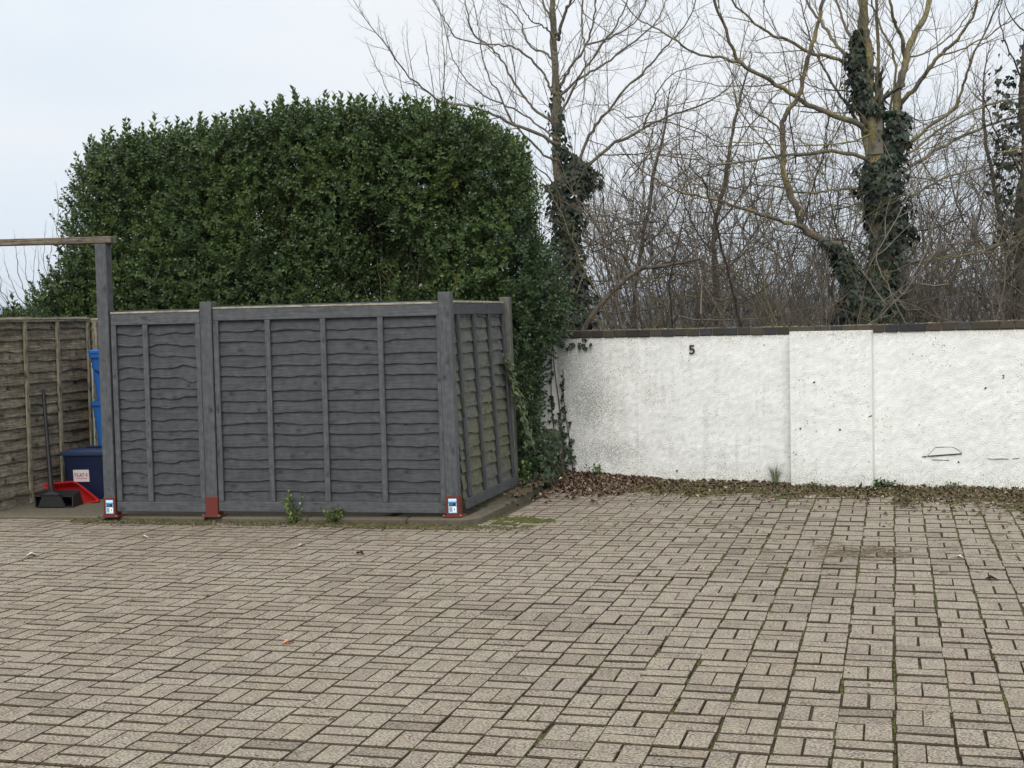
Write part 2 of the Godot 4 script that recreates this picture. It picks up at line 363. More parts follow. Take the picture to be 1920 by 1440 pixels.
		[0.009, 0.003, -4.79, 2.05, -14.5, -4.76, 2.35, -14.47, -4.77, 2.57, -14.43, -4.74, 2.79, -14.4],
		[0.009, 0.003, -5.1, 1.55, -14.5, -5.16, 1.77, -14.47, -5.25, 1.93, -14.43, -5.29, 2.09, -14.4],
	],
}

# ------------------------------------------------------------------ materials (all computed)
func make_materials() -> void:
	# concrete of the block pavers: fine pale and dark grains over slow blotches
	var W := 1024
	var n1 := noise_bytes(FastNoiseLite.TYPE_VALUE_CUBIC, 0.30, 2, 3, W, W)
	var n2 := noise_bytes(FastNoiseLite.TYPE_SIMPLEX_SMOOTH, 0.10, 2, 4, W, W)
	var n3 := noise_bytes(FastNoiseLite.TYPE_SIMPLEX_SMOOTH, 0.012, 3, 5, W, W)
	var d := PackedByteArray()
	d.resize(W * W * 3)
	var hgt := PackedByteArray()
	hgt.resize(W * W)
	for i in W * W:
		var a := n1[i] / 255.0 - 0.5
		var b := n2[i] / 255.0 - 0.5
		var e := n3[i] / 255.0 - 0.5
		var k := 0.66 + a * 0.85 + b * 0.60 + e * 0.24
		if a + b > 0.22: k += 0.20
		if a + b * 0.8 < -0.30: k -= 0.10
		var j := i * 3
		d[j] = enc(k * 1.0)
		d[j + 1] = enc(k * (0.985 + e * 0.03))
		d[j + 2] = enc(k * (0.965 - e * 0.08 + a * 0.04))
		hgt[i] = clampi(int(128 + (a * 0.7 + b * 0.6) * 255.0), 0, 255)
	var t_conc := tex_rgb(W, W, d)
	var t_conc_h := tex_l(W, W, hgt)
	var m := mat(lin(0.375, 0.325, 0.257), 0.92, true)
	m.albedo_texture = t_conc
	m.uv1_triplanar = true
	m.uv1_world_triplanar = true
	m.uv1_scale = Vector3.ONE / 1.6
	m.heightmap_enabled = true
	m.heightmap_texture = t_conc_h
	m.heightmap_scale = 0.22
	M.paver = m
	m = mat(lin(0.165, 0.145, 0.102), 0.95, true)
	m.albedo_texture = t_conc
	m.uv1_triplanar = true
	m.uv1_world_triplanar = true
	m.uv1_scale = Vector3.ONE / 0.9
	m.heightmap_enabled = true
	m.heightmap_texture = t_conc_h
	m.heightmap_scale = 0.4
	M.concrete = m
	# soil and moss that fill the joints and lie under the litter
	var s1 := noise_bytes(FastNoiseLite.TYPE_SIMPLEX_SMOOTH, 0.02, 3, 8, 512, 512)
	var s2 := noise_bytes(FastNoiseLite.TYPE_VALUE_CUBIC, 0.25, 2, 9, 512, 512)
	d = PackedByteArray()
	d.resize(512 * 512 * 3)
	hgt = PackedByteArray()
	hgt.resize(512 * 512)
	for i in 512 * 512:
		var g := ss(0.50, 0.68, s1[i] / 255.0)
		var k := 0.55 + (s2[i] / 255.0) * 0.9
		var j := i * 3
		d[j] = enc(lerpf(0.075, 0.060, g) * k)
		d[j + 1] = enc(lerpf(0.056, 0.064, g) * k)
		d[j + 2] = enc(lerpf(0.036, 0.016, g) * k)
		hgt[i] = s2[i]
	m = mat(Color.WHITE, 1.0)
	m.albedo_texture = tex_rgb(512, 512, d)
	m.uv1_triplanar = true
	m.uv1_world_triplanar = true
	m.uv1_scale = Vector3.ONE / 1.6
	m.heightmap_enabled = true
	m.heightmap_texture = tex_l(512, 512, hgt)
	m.heightmap_scale = 0.5
	M.soil = m
	# timber: grain runs along u, one tile is 1 m by 0.5 m
	var g1 := FastNoiseLite.new()
	g1.noise_type = FastNoiseLite.TYPE_SIMPLEX_SMOOTH
	g1.frequency = 1.0
	g1.fractal_octaves = 3
	g1.seed = 21
	var knots := []
	for i in 13: knots.append(Vector3(R(0, 512), R(0, 512), R(5, 11)))
	var dp := PackedByteArray()
	dp.resize(512 * 512 * 3)
	d = PackedByteArray()
	d.resize(512 * 512 * 3)
	hgt = PackedByteArray()
	hgt.resize(512 * 512)
	for y in 512:
		for x in 512:
			var ca := TAU * x / 512.0
			var warp := g1.get_noise_3d(cos(ca) * 0.5, sin(ca) * 0.5, y * 0.01) * 9.0
			var kn := 0.0
			for kt in knots:
				var kx: float = absf(x - kt.x)
				kx = minf(kx, 512.0 - kx)
				var ky: float = absf(y - kt.y)
				ky = minf(ky, 512.0 - ky)
				var kd: float = sqrt(kx * kx * 0.7 + ky * ky * 0.55) / kt.z
				if kd < 3.0:
					kn = maxf(kn, ss(1.2, 0.7, kd) + 0.5 * ss(0.35, 0.0, absf(kd - 1.3)))
					warp += (30.0 if y > kt.y else -30.0) * exp(-kd * 1.2)
			var yy := y + warp
			var a := g1.get_noise_3d(cos(ca) * 0.55, sin(ca) * 0.55, yy * 0.09)
			var b := g1.get_noise_3d(cos(ca) * 1.3 + 7.0, sin(ca) * 1.3, yy * 0.45)
			var e := g1.get_noise_3d(cos(ca) * 2.2, sin(ca) * 2.2 + 9.0, y * 0.014)
			var i := y * 512 + x
			var k := 0.60 + a * 0.50 + b * 0.42 + e * 0.24 - kn * 0.35
			var j := i * 3
			d[j] = enc(k); d[j + 1] = enc(k * (0.97 + e * 0.05)); d[j + 2] = enc(k * (0.90 + e * 0.10))
			var q := 0.70 + a * 0.24 + b * 0.26 + e * 0.22 - kn * 0.30
			var chip := ss(0.36, 0.5, b + e * 0.35 + a * 0.2)
			dp[j] = enc(lerpf(q, 1.0, chip * 0.6)); dp[j + 1] = enc(lerpf(q, 0.96, chip * 0.52)); dp[j + 2] = enc(lerpf(q, 0.90, chip * 0.4))
			hgt[i] = clampi(int(128 + a * 70 + b * 90), 0, 255)
	var t_raw := tex_rgb(512, 512, d)
	var t_paint := tex_rgb(512, 512, dp)
	var t_grain := tex_l(512, 512, hgt)
	for q in [["paint", lin(0.078, 0.0835, 0.090), t_paint, 0.6], ["paint_post", lin(0.108, 0.1155, 0.124), t_paint, 0.62], ["raw", lin(0.40, 0.352, 0.285), t_raw, 0.85], ["batten", lin(0.40, 0.37, 0.285), t_raw, 0.85], ["cap", lin(0.50, 0.47, 0.39), t_raw, 0.85], ["algae", lin(0.150, 0.150, 0.128), t_paint, 0.8]]:
		m = mat(q[1], q[3], true)
		m.albedo_texture = q[2]
		m.uv1_scale = Vector3(1, 2, 1)
		m.heightmap_enabled = true
		m.heightmap_texture = t_grain
		m.heightmap_scale = 0.2
		M[q[0]] = m
	# white roughcast render with the dirt that shows on it, mapped once over the wall: s -2.3 .. 3.3, y -0.1 .. 1.4
	var ww := 1400
	var wh := 400
	var f1 := FastNoiseLite.new()
	f1.noise_type = FastNoiseLite.TYPE_SIMPLEX_SMOOTH
	f1.frequency = 1.0
	f1.fractal_octaves = 3
	f1.seed = 5
	d = PackedByteArray()
	d.resize(ww * wh * 3)
	hgt = PackedByteArray()
	hgt.resize(ww * wh)
	for y in wh:
		var Y := 1.4 - 1.5 * y / wh
		for x in ww:
			var s := -2.3 + 5.6 * x / ww
			var fine := f1.get_noise_2d(s * 55.0, Y * 55.0)
			var midn := f1.get_noise_2d(s * 9.0 + 40.0, Y * 9.0)
			var slow := f1.get_noise_2d(s * 2.2, Y * 2.2 + 11.0)
			var streak := f1.get_noise_2d(s * 11.0, Y * 0.9 + 30.0)
			# grey algae in the corner by the hedge
			var ax := (s + 1.86) / 0.30
			var ay := (Y - 0.70) / 0.42
			var al := ss(1.25, 0.1, sqrt(ax * ax + ay * ay) + midn * 0.55)
			var bx := (s + 1.75) / 0.55
			var by := (Y - 0.27) / 0.20
			al = maxf(al, 0.8 * ss(1.2, 0.2, sqrt(bx * bx + by * by) + midn * 0.7))
			al = maxf(al, 0.75 * ss(-1.35, -2.15, s + midn * 0.25))
			al *= 0.95 * ss(-0.30, 0.34, fine + midn * 0.45 + al * 0.2)
			# faint run marks and grime
			var gr := 0.75 * ss(0.10, 0.55, streak + slow * 0.4) * ss(1.35, 0.9, Y) * ss(-0.35, 0.25, fine)
			gr *= 0.35 + 0.65 * ss(1.0, -1.2, s)
			gr = maxf(gr, 0.8 * ss(0.0, 0.45, midn * 0.7 + streak * 0.5 + slow * 0.4) * ss(0.3, -1.6, s) * ss(-0.4, 0.35, fine))
			var low := ss(0.24, 0.02, Y + midn * 0.14) * ss(-0.15, 0.4, fine + midn * 0.6)
			var spot := ss(0.56, 0.64, fine * 0.5 + f1.get_noise_2d(s * 24.0 + 9.0, Y * 24.0) * 0.75 + slow * 0.25)
			var yel := 0.5 * ss(0.15, 0.5, slow + midn * 0.3) * ss(-0.2, 0.4, fine)
			var top := ss(1.22, 1.33, Y + midn * 0.05) * 0.6
			var run := ss(0.12, 0.5, f1.get_noise_2d(s * 16.0 + 70.0, Y * 0.6)) * ss(0.35, 1.3, Y + slow * 0.5) * ss(-0.4, 0.3, fine) * (0.35 + 0.65 * ss(1.0, -1.5, s))
			gr = maxf(gr, run * 0.55)
			var c := Vector3(0.772, 0.782, 0.762) * (1.0 + fine * 0.04 + midn * 0.05 + slow * 0.05)
			c = c.lerp(Vector3(0.66, 0.67, 0.56), yel * 0.42)
			c = c.lerp(Vector3(0.42, 0.43, 0.40), gr * 0.62)
			c = c.lerp(Vector3(0.20, 0.205, 0.185), al * 0.78)
			c = c.lerp(Vector3(0.30, 0.29, 0.17), low * 0.7)
			c = c.lerp(Vector3(0.35, 0.34, 0.26), top * ss(-0.2, 0.35, fine))
			c = c.lerp(Vector3(0.16, 0.155, 0.12), spot * 0.75)
			var j := (y * ww + x) * 3
			d[j] = enc(c.x); d[j + 1] = enc(c.y); d[j + 2] = enc(c.z)
			hgt[y * ww + x] = clampi(int(128.0 + 190.0 * f1.get_noise_2d((s + Y * 0.45) * 62.0, (Y - s * 0.15) * 85.0)), 0, 255)
	m = mat(Color.WHITE, 0.93)
	m.albedo_texture = tex_rgb(ww, wh, d)
	m.heightmap_enabled = true
	m.heightmap_texture = tex_l(ww, wh, hgt)
	m.heightmap_scale = 0.32
	M.render = m
	# brick of the coping, bark, leaves, small stuff
	m = mat(Color.WHITE, 0.95, true)
	m.albedo_texture = t_conc
	m.uv1_triplanar = true
	m.uv1_world_triplanar = true
	m.uv1_scale = Vector3.ONE / 0.6
	m.heightmap_enabled = true
	m.heightmap_texture = t_conc_h
	m.heightmap_scale = 0.3
	M.brick = m
	var k1 := noise_bytes(FastNoiseLite.TYPE_SIMPLEX_SMOOTH, 0.05, 4, 61, 256, 256)
	d = PackedByteArray()
	d.resize(256 * 256 * 3)
	for i in 256 * 256:
		var k := 0.45 + 0.75 * k1[i] / 255.0
		d[i * 3] = enc(k); d[i * 3 + 1] = enc(k * 0.98); d[i * 3 + 2] = enc(k * 0.95)
	m = mat(Color.WHITE, 0.95, true)
	m.albedo_texture = tex_rgb(256, 256, d)
	m.uv1_triplanar = true
	m.uv1_world_triplanar = true
	m.uv1_scale = Vector3(3.2, 1.3, 3.2)
	m.heightmap_enabled = true
	m.heightmap_texture = tex_l(256, 256, k1)
	m.heightmap_scale = 1.6
	M.bark = m
	M.twig = mat(Color.WHITE, 0.95, true)
	m = mat(Color.WHITE, 0.38, true)
	m.metallic_specular = 0.5
	m.backlight_enabled = true
	m.backlight = Color(0.35, 0.35, 0.35)
	M.leaf = m
	m = mat(Color.WHITE, 0.5, true)
	m.backlight_enabled = true
	m.backlight = Color(0.25, 0.25, 0.25)
	M.ivy = m
	M.litter = mat(Color.WHITE, 0.9, true)
	M.red_metal = mat(lin(0.13, 0.028, 0.02), 0.45, false)
	M.navy = mat(lin(0.005, 0.012, 0.040), 0.42)
	M.navy_lid = mat(lin(0.014, 0.030, 0.075), 0.5)
	M.blue = mat(lin(0.018, 0.105, 0.36), 0.45)
	M.red = mat(lin(0.42, 0.012, 0.012), 0.38)
	M.black = mat(lin(0.012, 0.012, 0.013), 0.5)
	M.bristle = mat(lin(0.018, 0.018, 0.018), 0.9)
	M.plate = mat(lin(0.62, 0.56, 0.57), 0.5)
	M.ink = mat(lin(0.02, 0.02, 0.022), 0.7)
	M.redink = mat(lin(0.35, 0.08, 0.12), 0.7)
	M.crack = mat(lin(0.05, 0.048, 0.042), 1.0)
	M.white = mat(lin(0.74, 0.742, 0.71), 0.93)
	M.mortar = mat(lin(0.16, 0.145, 0.12), 1.0)
	M.steel = mat(lin(0.35, 0.34, 0.33), 0.4)
	M.steel.metallic = 0.8
	# printed label of the post shoes
	var im := Image.create(48, 88, false, Image.FORMAT_RGB8)
	im.fill(Color(0.72, 0.86, 0.93))
	im.fill_rect(Rect2i(0, 0, 48, 20), Color(0.62, 0.84, 0.95))
	im.fill_rect(Rect2i(3, 4, 42, 6), Color(0.93, 0.96, 0.98))
	im.fill_rect(Rect2i(0, 20, 48, 8), Color(0.26, 0.47, 0.68))
	im.fill_rect(Rect2i(4, 28, 40, 14), Color(0.08, 0.10, 0.13))
	im.fill_rect(Rect2i(10, 31, 16, 5), Color(0.45, 0.58, 0.62))
	im.fill_rect(Rect2i(0, 42, 48, 5), Color(0.30, 0.44, 0.55))
	im.fill_rect(Rect2i(4, 52, 17, 28), Color(0.55, 0.62, 0.66))
	im.fill_rect(Rect2i(27, 50, 17, 30), Color(0.95, 0.97, 0.98))
	im.fill_rect(Rect2i(32, 58, 5, 16), Color(0.25, 0.40, 0.55))
	m = mat(Color.WHITE, 0.4)
	m.albedo_texture = ImageTexture.create_from_image(im)
	M.label = m

# ------------------------------------------------------------------ the setting
func make_sky() -> Sky:
	var w := 1024
	var h := 512
	var f := FastNoiseLite.new()
	f.noise_type = FastNoiseLite.TYPE_SIMPLEX_SMOOTH
	f.seed = 12
	f.frequency = 1.0
	f.fractal_octaves = 5
	var im := Image.create(w, h, false, Image.FORMAT_RGBF)
	for y in h:
		var el := (0.5 - (y + 0.5) / h) * PI
		for x in w:
			var az := (x + 0.5) / w * TAU
			var dv := Vector3(cos(el) * sin(az), sin(el), cos(el) * cos(az))
			var e: float = maxf(dv.y, 0.0)
			var q := Vector3(dv.x, dv.y * 3.2, dv.z) * 2.3
			var cl := f.get_noise_3dv(q) * 0.5 + 0.5
			cl = ss(0.30, 0.75, cl)
			var blue := Vector3(0.67, 0.755, 0.845)
			var grey := Vector3(0.80, 0.82, 0.85)
			var c := blue.lerp(grey, 0.25 + 0.75 * cl)
			c = c.lerp(Vector3(0.79, 0.83, 0.86), exp(-e * 9.0) * 0.55)
			c *= 1.0 + 0.50 * ss(0.15, 1.0, e)
			im.set_pixel(x, y, Color(c.x, c.y, c.z))
	var p := PanoramaSkyMaterial.new()
	p.panorama = ImageTexture.create_from_image(im)
	var s := Sky.new()
	s.sky_material = p
	return s

func terrain(x: float, z: float) -> float:
	var dist := -z - 12.5
	var y := -0.07
	if dist > 1.0:
		y -= lut(dist, [[1.0, 0.0], [10.0, 0.7], [60.0, 7.0], [300.0, 30.0], [1500.0, 42.0], [2600.0, 40.0]])
	if dist > 1500.0:
		y += (95.0 + 30.0 * nz.get_noise_2d(x * 0.0011, z * 0.0008) + 8.0 * nz.get_noise_2d(x * 0.006, 3.0)) * ss(1900.0, 3900.0, dist) * (1.0 - 0.0 * x)
	return y

func make_ground() -> void:
	var xs := []
	var zs := []
	for i in range(-34, 35):
		var t := i / 34.0
		xs.append(signf(t) * (30.0 * absf(t) + 3500.0 * pow(absf(t), 4.0)))
	for i in 60:
		var t := i / 59.0
		zs.append(60.0 - 110.0 * t - 4800.0 * pow(t, 5.0))
	var mb := MB.new()
	for z in zs:
		for x in xs:
			var e := 0.5
			var nn := Vector3(terrain(x - e, z) - terrain(x + e, z), 2 * e, terrain(x, z - e) - terrain(x, z + e)).normalized()
			var far := ss(14.0, 30.0, -z)
			var g: float = 0.5 + 0.5 * nz.get_noise_2d(x * 0.02, z * 0.02)
			var col := Color(0.22, 0.20, 0.175).lerp(Color(0.045 + 0.03 * g, 0.05 + 0.025 * g, 0.03), far)
			mb.vert(Vector3(x, terrain(x, z), z), nn, Vector2(x, z), col)
	var w := xs.size()
	for i in zs.size() - 1:
		for k in w - 1:
			mb.quad(i * w + k, i * w + k + 1, (i + 1) * w + k + 1, (i + 1) * w + k)
	var o := part(self, "ground", mb.mesh(), M.litter)
	tag(o, "land round the yard, falling away behind the wall to distant hills", "", "", "structure")

func grid(u: float, v: float) -> Vector3:
	return GRID0 + Vector3(cos(PSI), 0, sin(PSI)) * u + Vector3(sin(PSI), 0, -cos(PSI)) * v

const YARD := [[-9.0, -12.1], [-3.25, -10.56], [-0.36, -9.79], [-0.22, -10.07], [0.02, -10.82], [0.20, -11.42], [0.46, -12.52], [0.4, -16.0], [-9.0, -16.0]]
func in_poly(p: Vector2, poly: Array) -> bool:
	var r := false
	var j := poly.size() - 1
	for i in poly.size():
		if (poly[i][1] > p.y) != (poly[j][1] > p.y) and p.x < (poly[j][0] - poly[i][0]) * (p.y - poly[i][1]) / (poly[j][1] - poly[i][1]) + poly[i][0]:
			r = not r
		j = i
	return r

func brick_into(mb: MB, xf: Transform3D, sx: float, sz: float, col: Color, bx: float, bz: float) -> void:
	var hx := sx * 0.5
	var hz := sz * 0.5
	var b := 0.0055
	var y0 := -0.05
	var cs := [[-1, -1], [1, -1], [1, 1], [-1, 1]]
	var t := []
	var e := []
	var lo := []
	for q in cs:
		var jx := R(-0.0016, 0.0016)
		var jz := R(-0.0016, 0.0016)
		t.append(xf * Vector3(q[0] * (hx - bx) + jx, 0, q[1] * (hz - bz) + jz))
		e.append(xf * Vector3(q[0] * hx + jx * 0.5, -b, q[1] * hz + jz * 0.5))
		lo.append(xf * Vector3(q[0] * hx, y0, q[1] * hz))
	var z4 := [Vector2.ZERO, Vector2.ZERO, Vector2.ZERO, Vector2.ZERO]
	mb.flat(t, xf.basis.y, z4, col)
	var dirt := col * Color(0.22, 0.19, 0.145, 1)    # soil pressed into the arrises
	for k in 4:
		var k2 := (k + 1) % 4
		var side: Vector3 = xf.basis * Vector3((cs[k][0] + cs[k2][0]) * 0.5, 0, (cs[k][1] + cs[k2][1]) * 0.5)
		mb.flat([t[k], t[k2], e[k2], e[k]], side + xf.basis.y, z4, dirt)
		mb.flat([e[k], e[k2], lo[k2], lo[k]], side, z4, dirt * Color(0.7, 0.7, 0.7, 1))

func paver_tone(p: Vector3) -> Color:
	var k := 1.0 + R(-0.13, 0.11) + 0.17 * nz.get_noise_2d(p.x * 0.55, p.z * 0.55) + 0.09 * nz.get_noise_2d(p.x * 2.1, p.z * 2.1 + 5.0)
	if rng.randf() < 0.03: k *= R(0.72, 0.9)
	var warm := 0.5 + 0.5 * ss(2.0, -3.0, p.x) + R(-0.25, 0.25)
	return Color(k * (0.97 + 0.035 * warm), k * (0.975 + 0.0 * warm), k * (0.985 - 0.035 * warm))

func make_paving(cam: Camera3D) -> void:
	# bed of soil and moss that shows in the joints
	var mb := MB.new()
	var k0 := []
	for q in [[-9.0, 1.0], [9.0, 1.0], [9.0, -14.0], [-9.0, -14.0]]:
		k0.append(mb.vert(Vector3(q[0], -0.0135, q[1]), Vector3.UP))
	mb.quad(k0[0], k0[1], k0[2], k0[3])
	var bed := part(self, "paving", mb.mesh(), M.soil)
	tag(bed, "brown block pavers in basket weave with mossy joints", "", "", "structure")
	# unit bricks in a dozen tones, shared by the nearest pavers
	var units := []
	for i in 48:
		var um := MB.new()
		var lie := i < 24      # laid across or along
		brick_into(um, Transform3D.IDENTITY, 0.2, 0.1, paver_tone(Vector3(R(-3, 3), 0, R(-9, -3))), 0.003 if lie else 0.0065, 0.0065 if lie else 0.003)
		units.append(um.mesh())
	var all := []
	var half := tan(deg_to_rad(cam.fov) * 0.5)
	for i in range(-50, 40):
		for j in range(-9, 46):
			var c := grid((i + 0.5) * CELL, (j + 0.5) * CELL)
			if c.z > -2.9 or absf(c.x) > -c.z * 0.377 + 2.6: continue
			if in_poly(Vector2(c.x, c.z), YARD): continue
			if (c - WALL_O).dot(WALL_D.cross(Vector3.UP)) < -0.12: continue
			var open := ss(-11.0, -4.0, float(i))      # the joints open up towards the right
			var ju := lerpf(0.0040, 0.0058, open)
			var jv := 0.0105
			var up := posmod(i + j, 2) == 0
			var cu := R(-1, 1) * lerpf(0.0015, 0.0048, open)
			var cv := R(-1, 1) * lerpf(0.001, 0.003, open)
			for k in 2:
				var u := (i + 0.5) * CELL
				var v := (j + 0.5) * CELL
				var sx: float
				var sz: float
				var turn := -PSI
				if up:      # long side along v
					u += (k - 0.5) * CELL * 0.5
					sx = CELL - jv; sz = CELL * 0.5 - ju * 0.85
					turn += PI * 0.5
				else:
					v += (k - 0.5) * CELL * 0.5
					sx = CELL - ju; sz = CELL * 0.5 - jv * 0.85
				var jit := lerpf(0.0012, 0.0030, open)
				var p := grid(u + cu + R(-jit, jit), v + cv + R(-jit, jit) * 0.7)
				p.y = R(-0.0012, 0.0012) * lerpf(1.0, 2.3, open) + 0.004 * nz.get_noise_2d(p.x * 1.3, p.z * 1.3)
				var bs := Basis(Vector3.UP, turn + R(-1, 1) * lerpf(0.004, 0.011, open))
				bs = Basis(Vector3.RIGHT, R(-1, 1) * lerpf(0.006, 0.016, open)) * Basis(Vector3.BACK, R(-1, 1) * lerpf(0.006, 0.016, open)) * bs
				var q := cam.transform.affine_inverse() * p
				var seen := q.z < -1.0 and absf(q.y) < -q.z * half * 1.0 and absf(q.x) < -q.z * half * 4.0 / 3.0
				all.append([(-q.z if seen else 100.0 - q.z), p, bs, sx, sz, up])
	all.sort_custom(func(a, b): return a[0] < b[0])
	var rest := MB.new()
	for n in all.size():
		var a: Array = all[n]
		var xf := Transform3D(a[2], a[1])
		if n < 300:
			part(bed, "brick", units[rng.randi() % 24 + (24 if a[5] else 0)], M.paver, Transform3D(xf.basis * Basis.from_scale(Vector3(a[3] / 0.2, 1, a[4] / 0.1)), a[1]))
		else:
			brick_into(rest, xf, a[3], a[4], paver_tone(a[1]), 0.0065 if a[5] else 0.003, 0.003 if a[5] else 0.0065)
	var o := part(bed, "bricks_further_off", rest.mesh(), M.paver)
	o.set_meta("kind", "stuff")

func patch(poly: Array, cell: float, h: Callable) -> MB:
	var lo := Vector2(1e9, 1e9)
	var hi := -lo
	for q in poly:
		lo = lo.min(Vector2(q[0], q[1])); hi = hi.max(Vector2(q[0], q[1]))
	var mb := MB.new()
	var ids := {}
	var nx := int((hi.x - lo.x) / cell) + 1
	var ny := int((hi.y - lo.y) / cell) + 1
	for j in ny:
		for i in nx:
			var ce := lo + Vector2(i + 0.5, j + 0.5) * cell
			if not in_poly(ce, poly): continue
			var ks := []
			for q in [[0, 0], [1, 0], [1, 1], [0, 1]]:
				var key := Vector2i(i + q[0], j + q[1])
				if not ids.has(key):
					var p := lo + Vector2(key) * cell
					var y: float = h.call(p.x, p.y)
					var e := 0.01
					var nn := Vector3(h.call(p.x - e, p.y) - h.call(p.x + e, p.y), 2 * e, h.call(p.x, p.y - e) - h.call(p.x, p.y + e)).normalized()
					ids[key] = mb.vert(Vector3(p.x, y, p.y), nn, p)
				ks.append(ids[key])
			mb.quad(ks[0], ks[1], ks[2], ks[3])
	return mb

func bed_height(x: float, z: float) -> float:
	return 0.045 + 0.05 * ss(-10.2, -11.6, z) + 0.018 * nz.get_noise_2d(x * 6.0, z * 6.0)

func make_kerb() -> void:
	var slab := MB.new()
	var fr := frame(FENCE_O, FENCE_D)
	slab.box(fr * Transform3D(Basis.IDENTITY, Vector3(-3.9, -0.069, -1.63)), Vector3(6.6, 0.2, 3.0), 0.012)
	tag(part(self, "slab", slab.mesh(), M.concrete), "worn concrete floor of the bin store", "", "", "structure")
	var soil := patch([[-0.40, -9.93], [-0.20, -10.2], [0.05, -10.9], [0.24, -11.45], [0.50, -12.45], [-0.9, -12.9], [-0.2, -11.5], [-0.44, -10.1]], 0.05, bed_height)
	tag(part(self, "soil_bed", soil.mesh(), M.soil), "narrow strip of bare soil beside the fence", "", "", "structure")
	var k := Node3D.new()
	k.name = "kerb"
	add_child(k)
	tag(k, "concrete edging along the foot of the grey fence", "", "", "structure")
	var path := [[-6.0, -11.30, 0.012], [-5.1, -11.055, 0.02], [-4.2, -10.81, 0.026], [-3.25, -10.555, 0.034], [-2.36, -10.318, 0.040], [-1.56, -10.10, 0.048], [-0.80, -9.895, 0.055], [-0.365, -9.785, 0.060], [-0.255, -9.91, 0.058], [-0.145, -10.26, 0.058], [-0.02, -10.71, 0.058], [0.145, -11.26, 0.060], [0.25, -11.72, 0.060]]
	for i in path.size() - 1:
		var a := Vector3(path[i][0], path[i][2], path[i][1])
		var b := Vector3(path[i + 1][0], path[i + 1][2], path[i + 1][1])
		var x := (b - a).normalized()
		var z := x.cross(Vector3.UP).normalized()
		var y := z.cross(x)
		var ln := a.distance_to(b)
		var mb := MB.new()
		var tone := R(0.85, 1.1)
		mb.box(Transform3D(Basis(x, y, z), (a + b) * 0.5 - y * 0.085 - z * 0.055), Vector3(ln - 0.006, 0.17, 0.11), 0.014, Vector2.ZERO, Color(tone, tone, tone))
		part(k, "kerb_stone", mb.mesh(), M.concrete)

# ------------------------------------------------------------------ the white wall
func wall_at(s: float, y: float, out := 0.0) -> Vector3:
	return WALL_O + WALL_D * s + Vector3.UP * y + WALL_D.cross(Vector3.UP) * out

func wall_uv(s: float, y: float) -> Vector2:
	return Vector2((s + 2.3) / 5.6, (1.4 - y) / 1.5)

func wall_face(s0: float, s1: float, y0: float, y1: float, out: float, thick: float) -> ArrayMesh:
	var mb := MB.new()
	var nrm := WALL_D.cross(Vector3.UP)
	var nx := int((s1 - s0) / 0.03)
	var ny := int((y1 - y0) / 0.03)
	var ids := []
	for j in ny + 1:
		for i in nx + 1:
			var s := lerpf(s0, s1, float(i) / nx)
			var y := lerpf(y0, y1, float(j) / ny)
			var edge := 0.0 if i == 0 or i == nx or j == ny else 1.0
			var f := func(ss_: float, yy_: float) -> float: return 0.006 * nz.get_noise_2d(ss_ * 3.0, yy_ * 3.0 + out * 50.0) + 0.0035 * nz.get_noise_2d(ss_ * 16.0, yy_ * 16.0)
			var b: float = f.call(s, y) * edge
			var e := 0.01
			var ds: float = (f.call(s + e, y) - f.call(s - e, y)) / (2 * e) * edge
			var dy: float = (f.call(s, y + e) - f.call(s, y - e)) / (2 * e) * edge
			var nn := (nrm - WALL_D * ds - Vector3.UP * dy).normalized()
			ids.append(mb.vert(wall_at(s, y, out + b), nn, wall_uv(s, y)))
	var w := nx + 1
	for j in ny:
		for i in nx:
			mb.quad(ids[j * w + i], ids[j * w + i + 1], ids[(j + 1) * w + i + 1], ids[(j + 1) * w + i])
	for q in [[[s0, y1, 0], [s1, y1, 0], [s1, y1, 1], [s0, y1, 1], Vector3.UP], [[s0, y0, 0], [s0, y1, 0], [s0, y1, 1], [s0, y0, 1], -WALL_D], [[s1, y0, 0], [s1, y1, 0], [s1, y1, 1], [s1, y0, 1], WALL_D], [[s0, y0, 1], [s1, y0, 1], [s1, y1, 1], [s0, y1, 1], -nrm]]:
		var ps := []
		var us := []
		for k in 4:
			ps.append(wall_at(q[k][0], q[k][1], out - thick * q[k][2]))
			us.append(wall_uv(q[k][0] + thick * q[k][2] * 0.8, q[k][1]))
		mb.flat(ps, q[4], us)
	return mb.mesh()

func strip(mb: MB, pts: Array, w0: float, out: float) -> void:   # thin raised line on the wall: [s, y] pairs
	for i in pts.size() - 1:
		var a := wall_at(pts[i][0], pts[i][1], out)
		var b := wall_at(pts[i + 1][0], pts[i + 1][1], out)
		var x := (b - a).normalized()
		var z := WALL_D.cross(Vector3.UP)
		mb.box(Transform3D(Basis(x, z.cross(x), z), (a + b) * 0.5), Vector3(a.distance_to(b) + w0 * 0.4, w0 * R(0.6, 1.3), 0.006), 0.001)

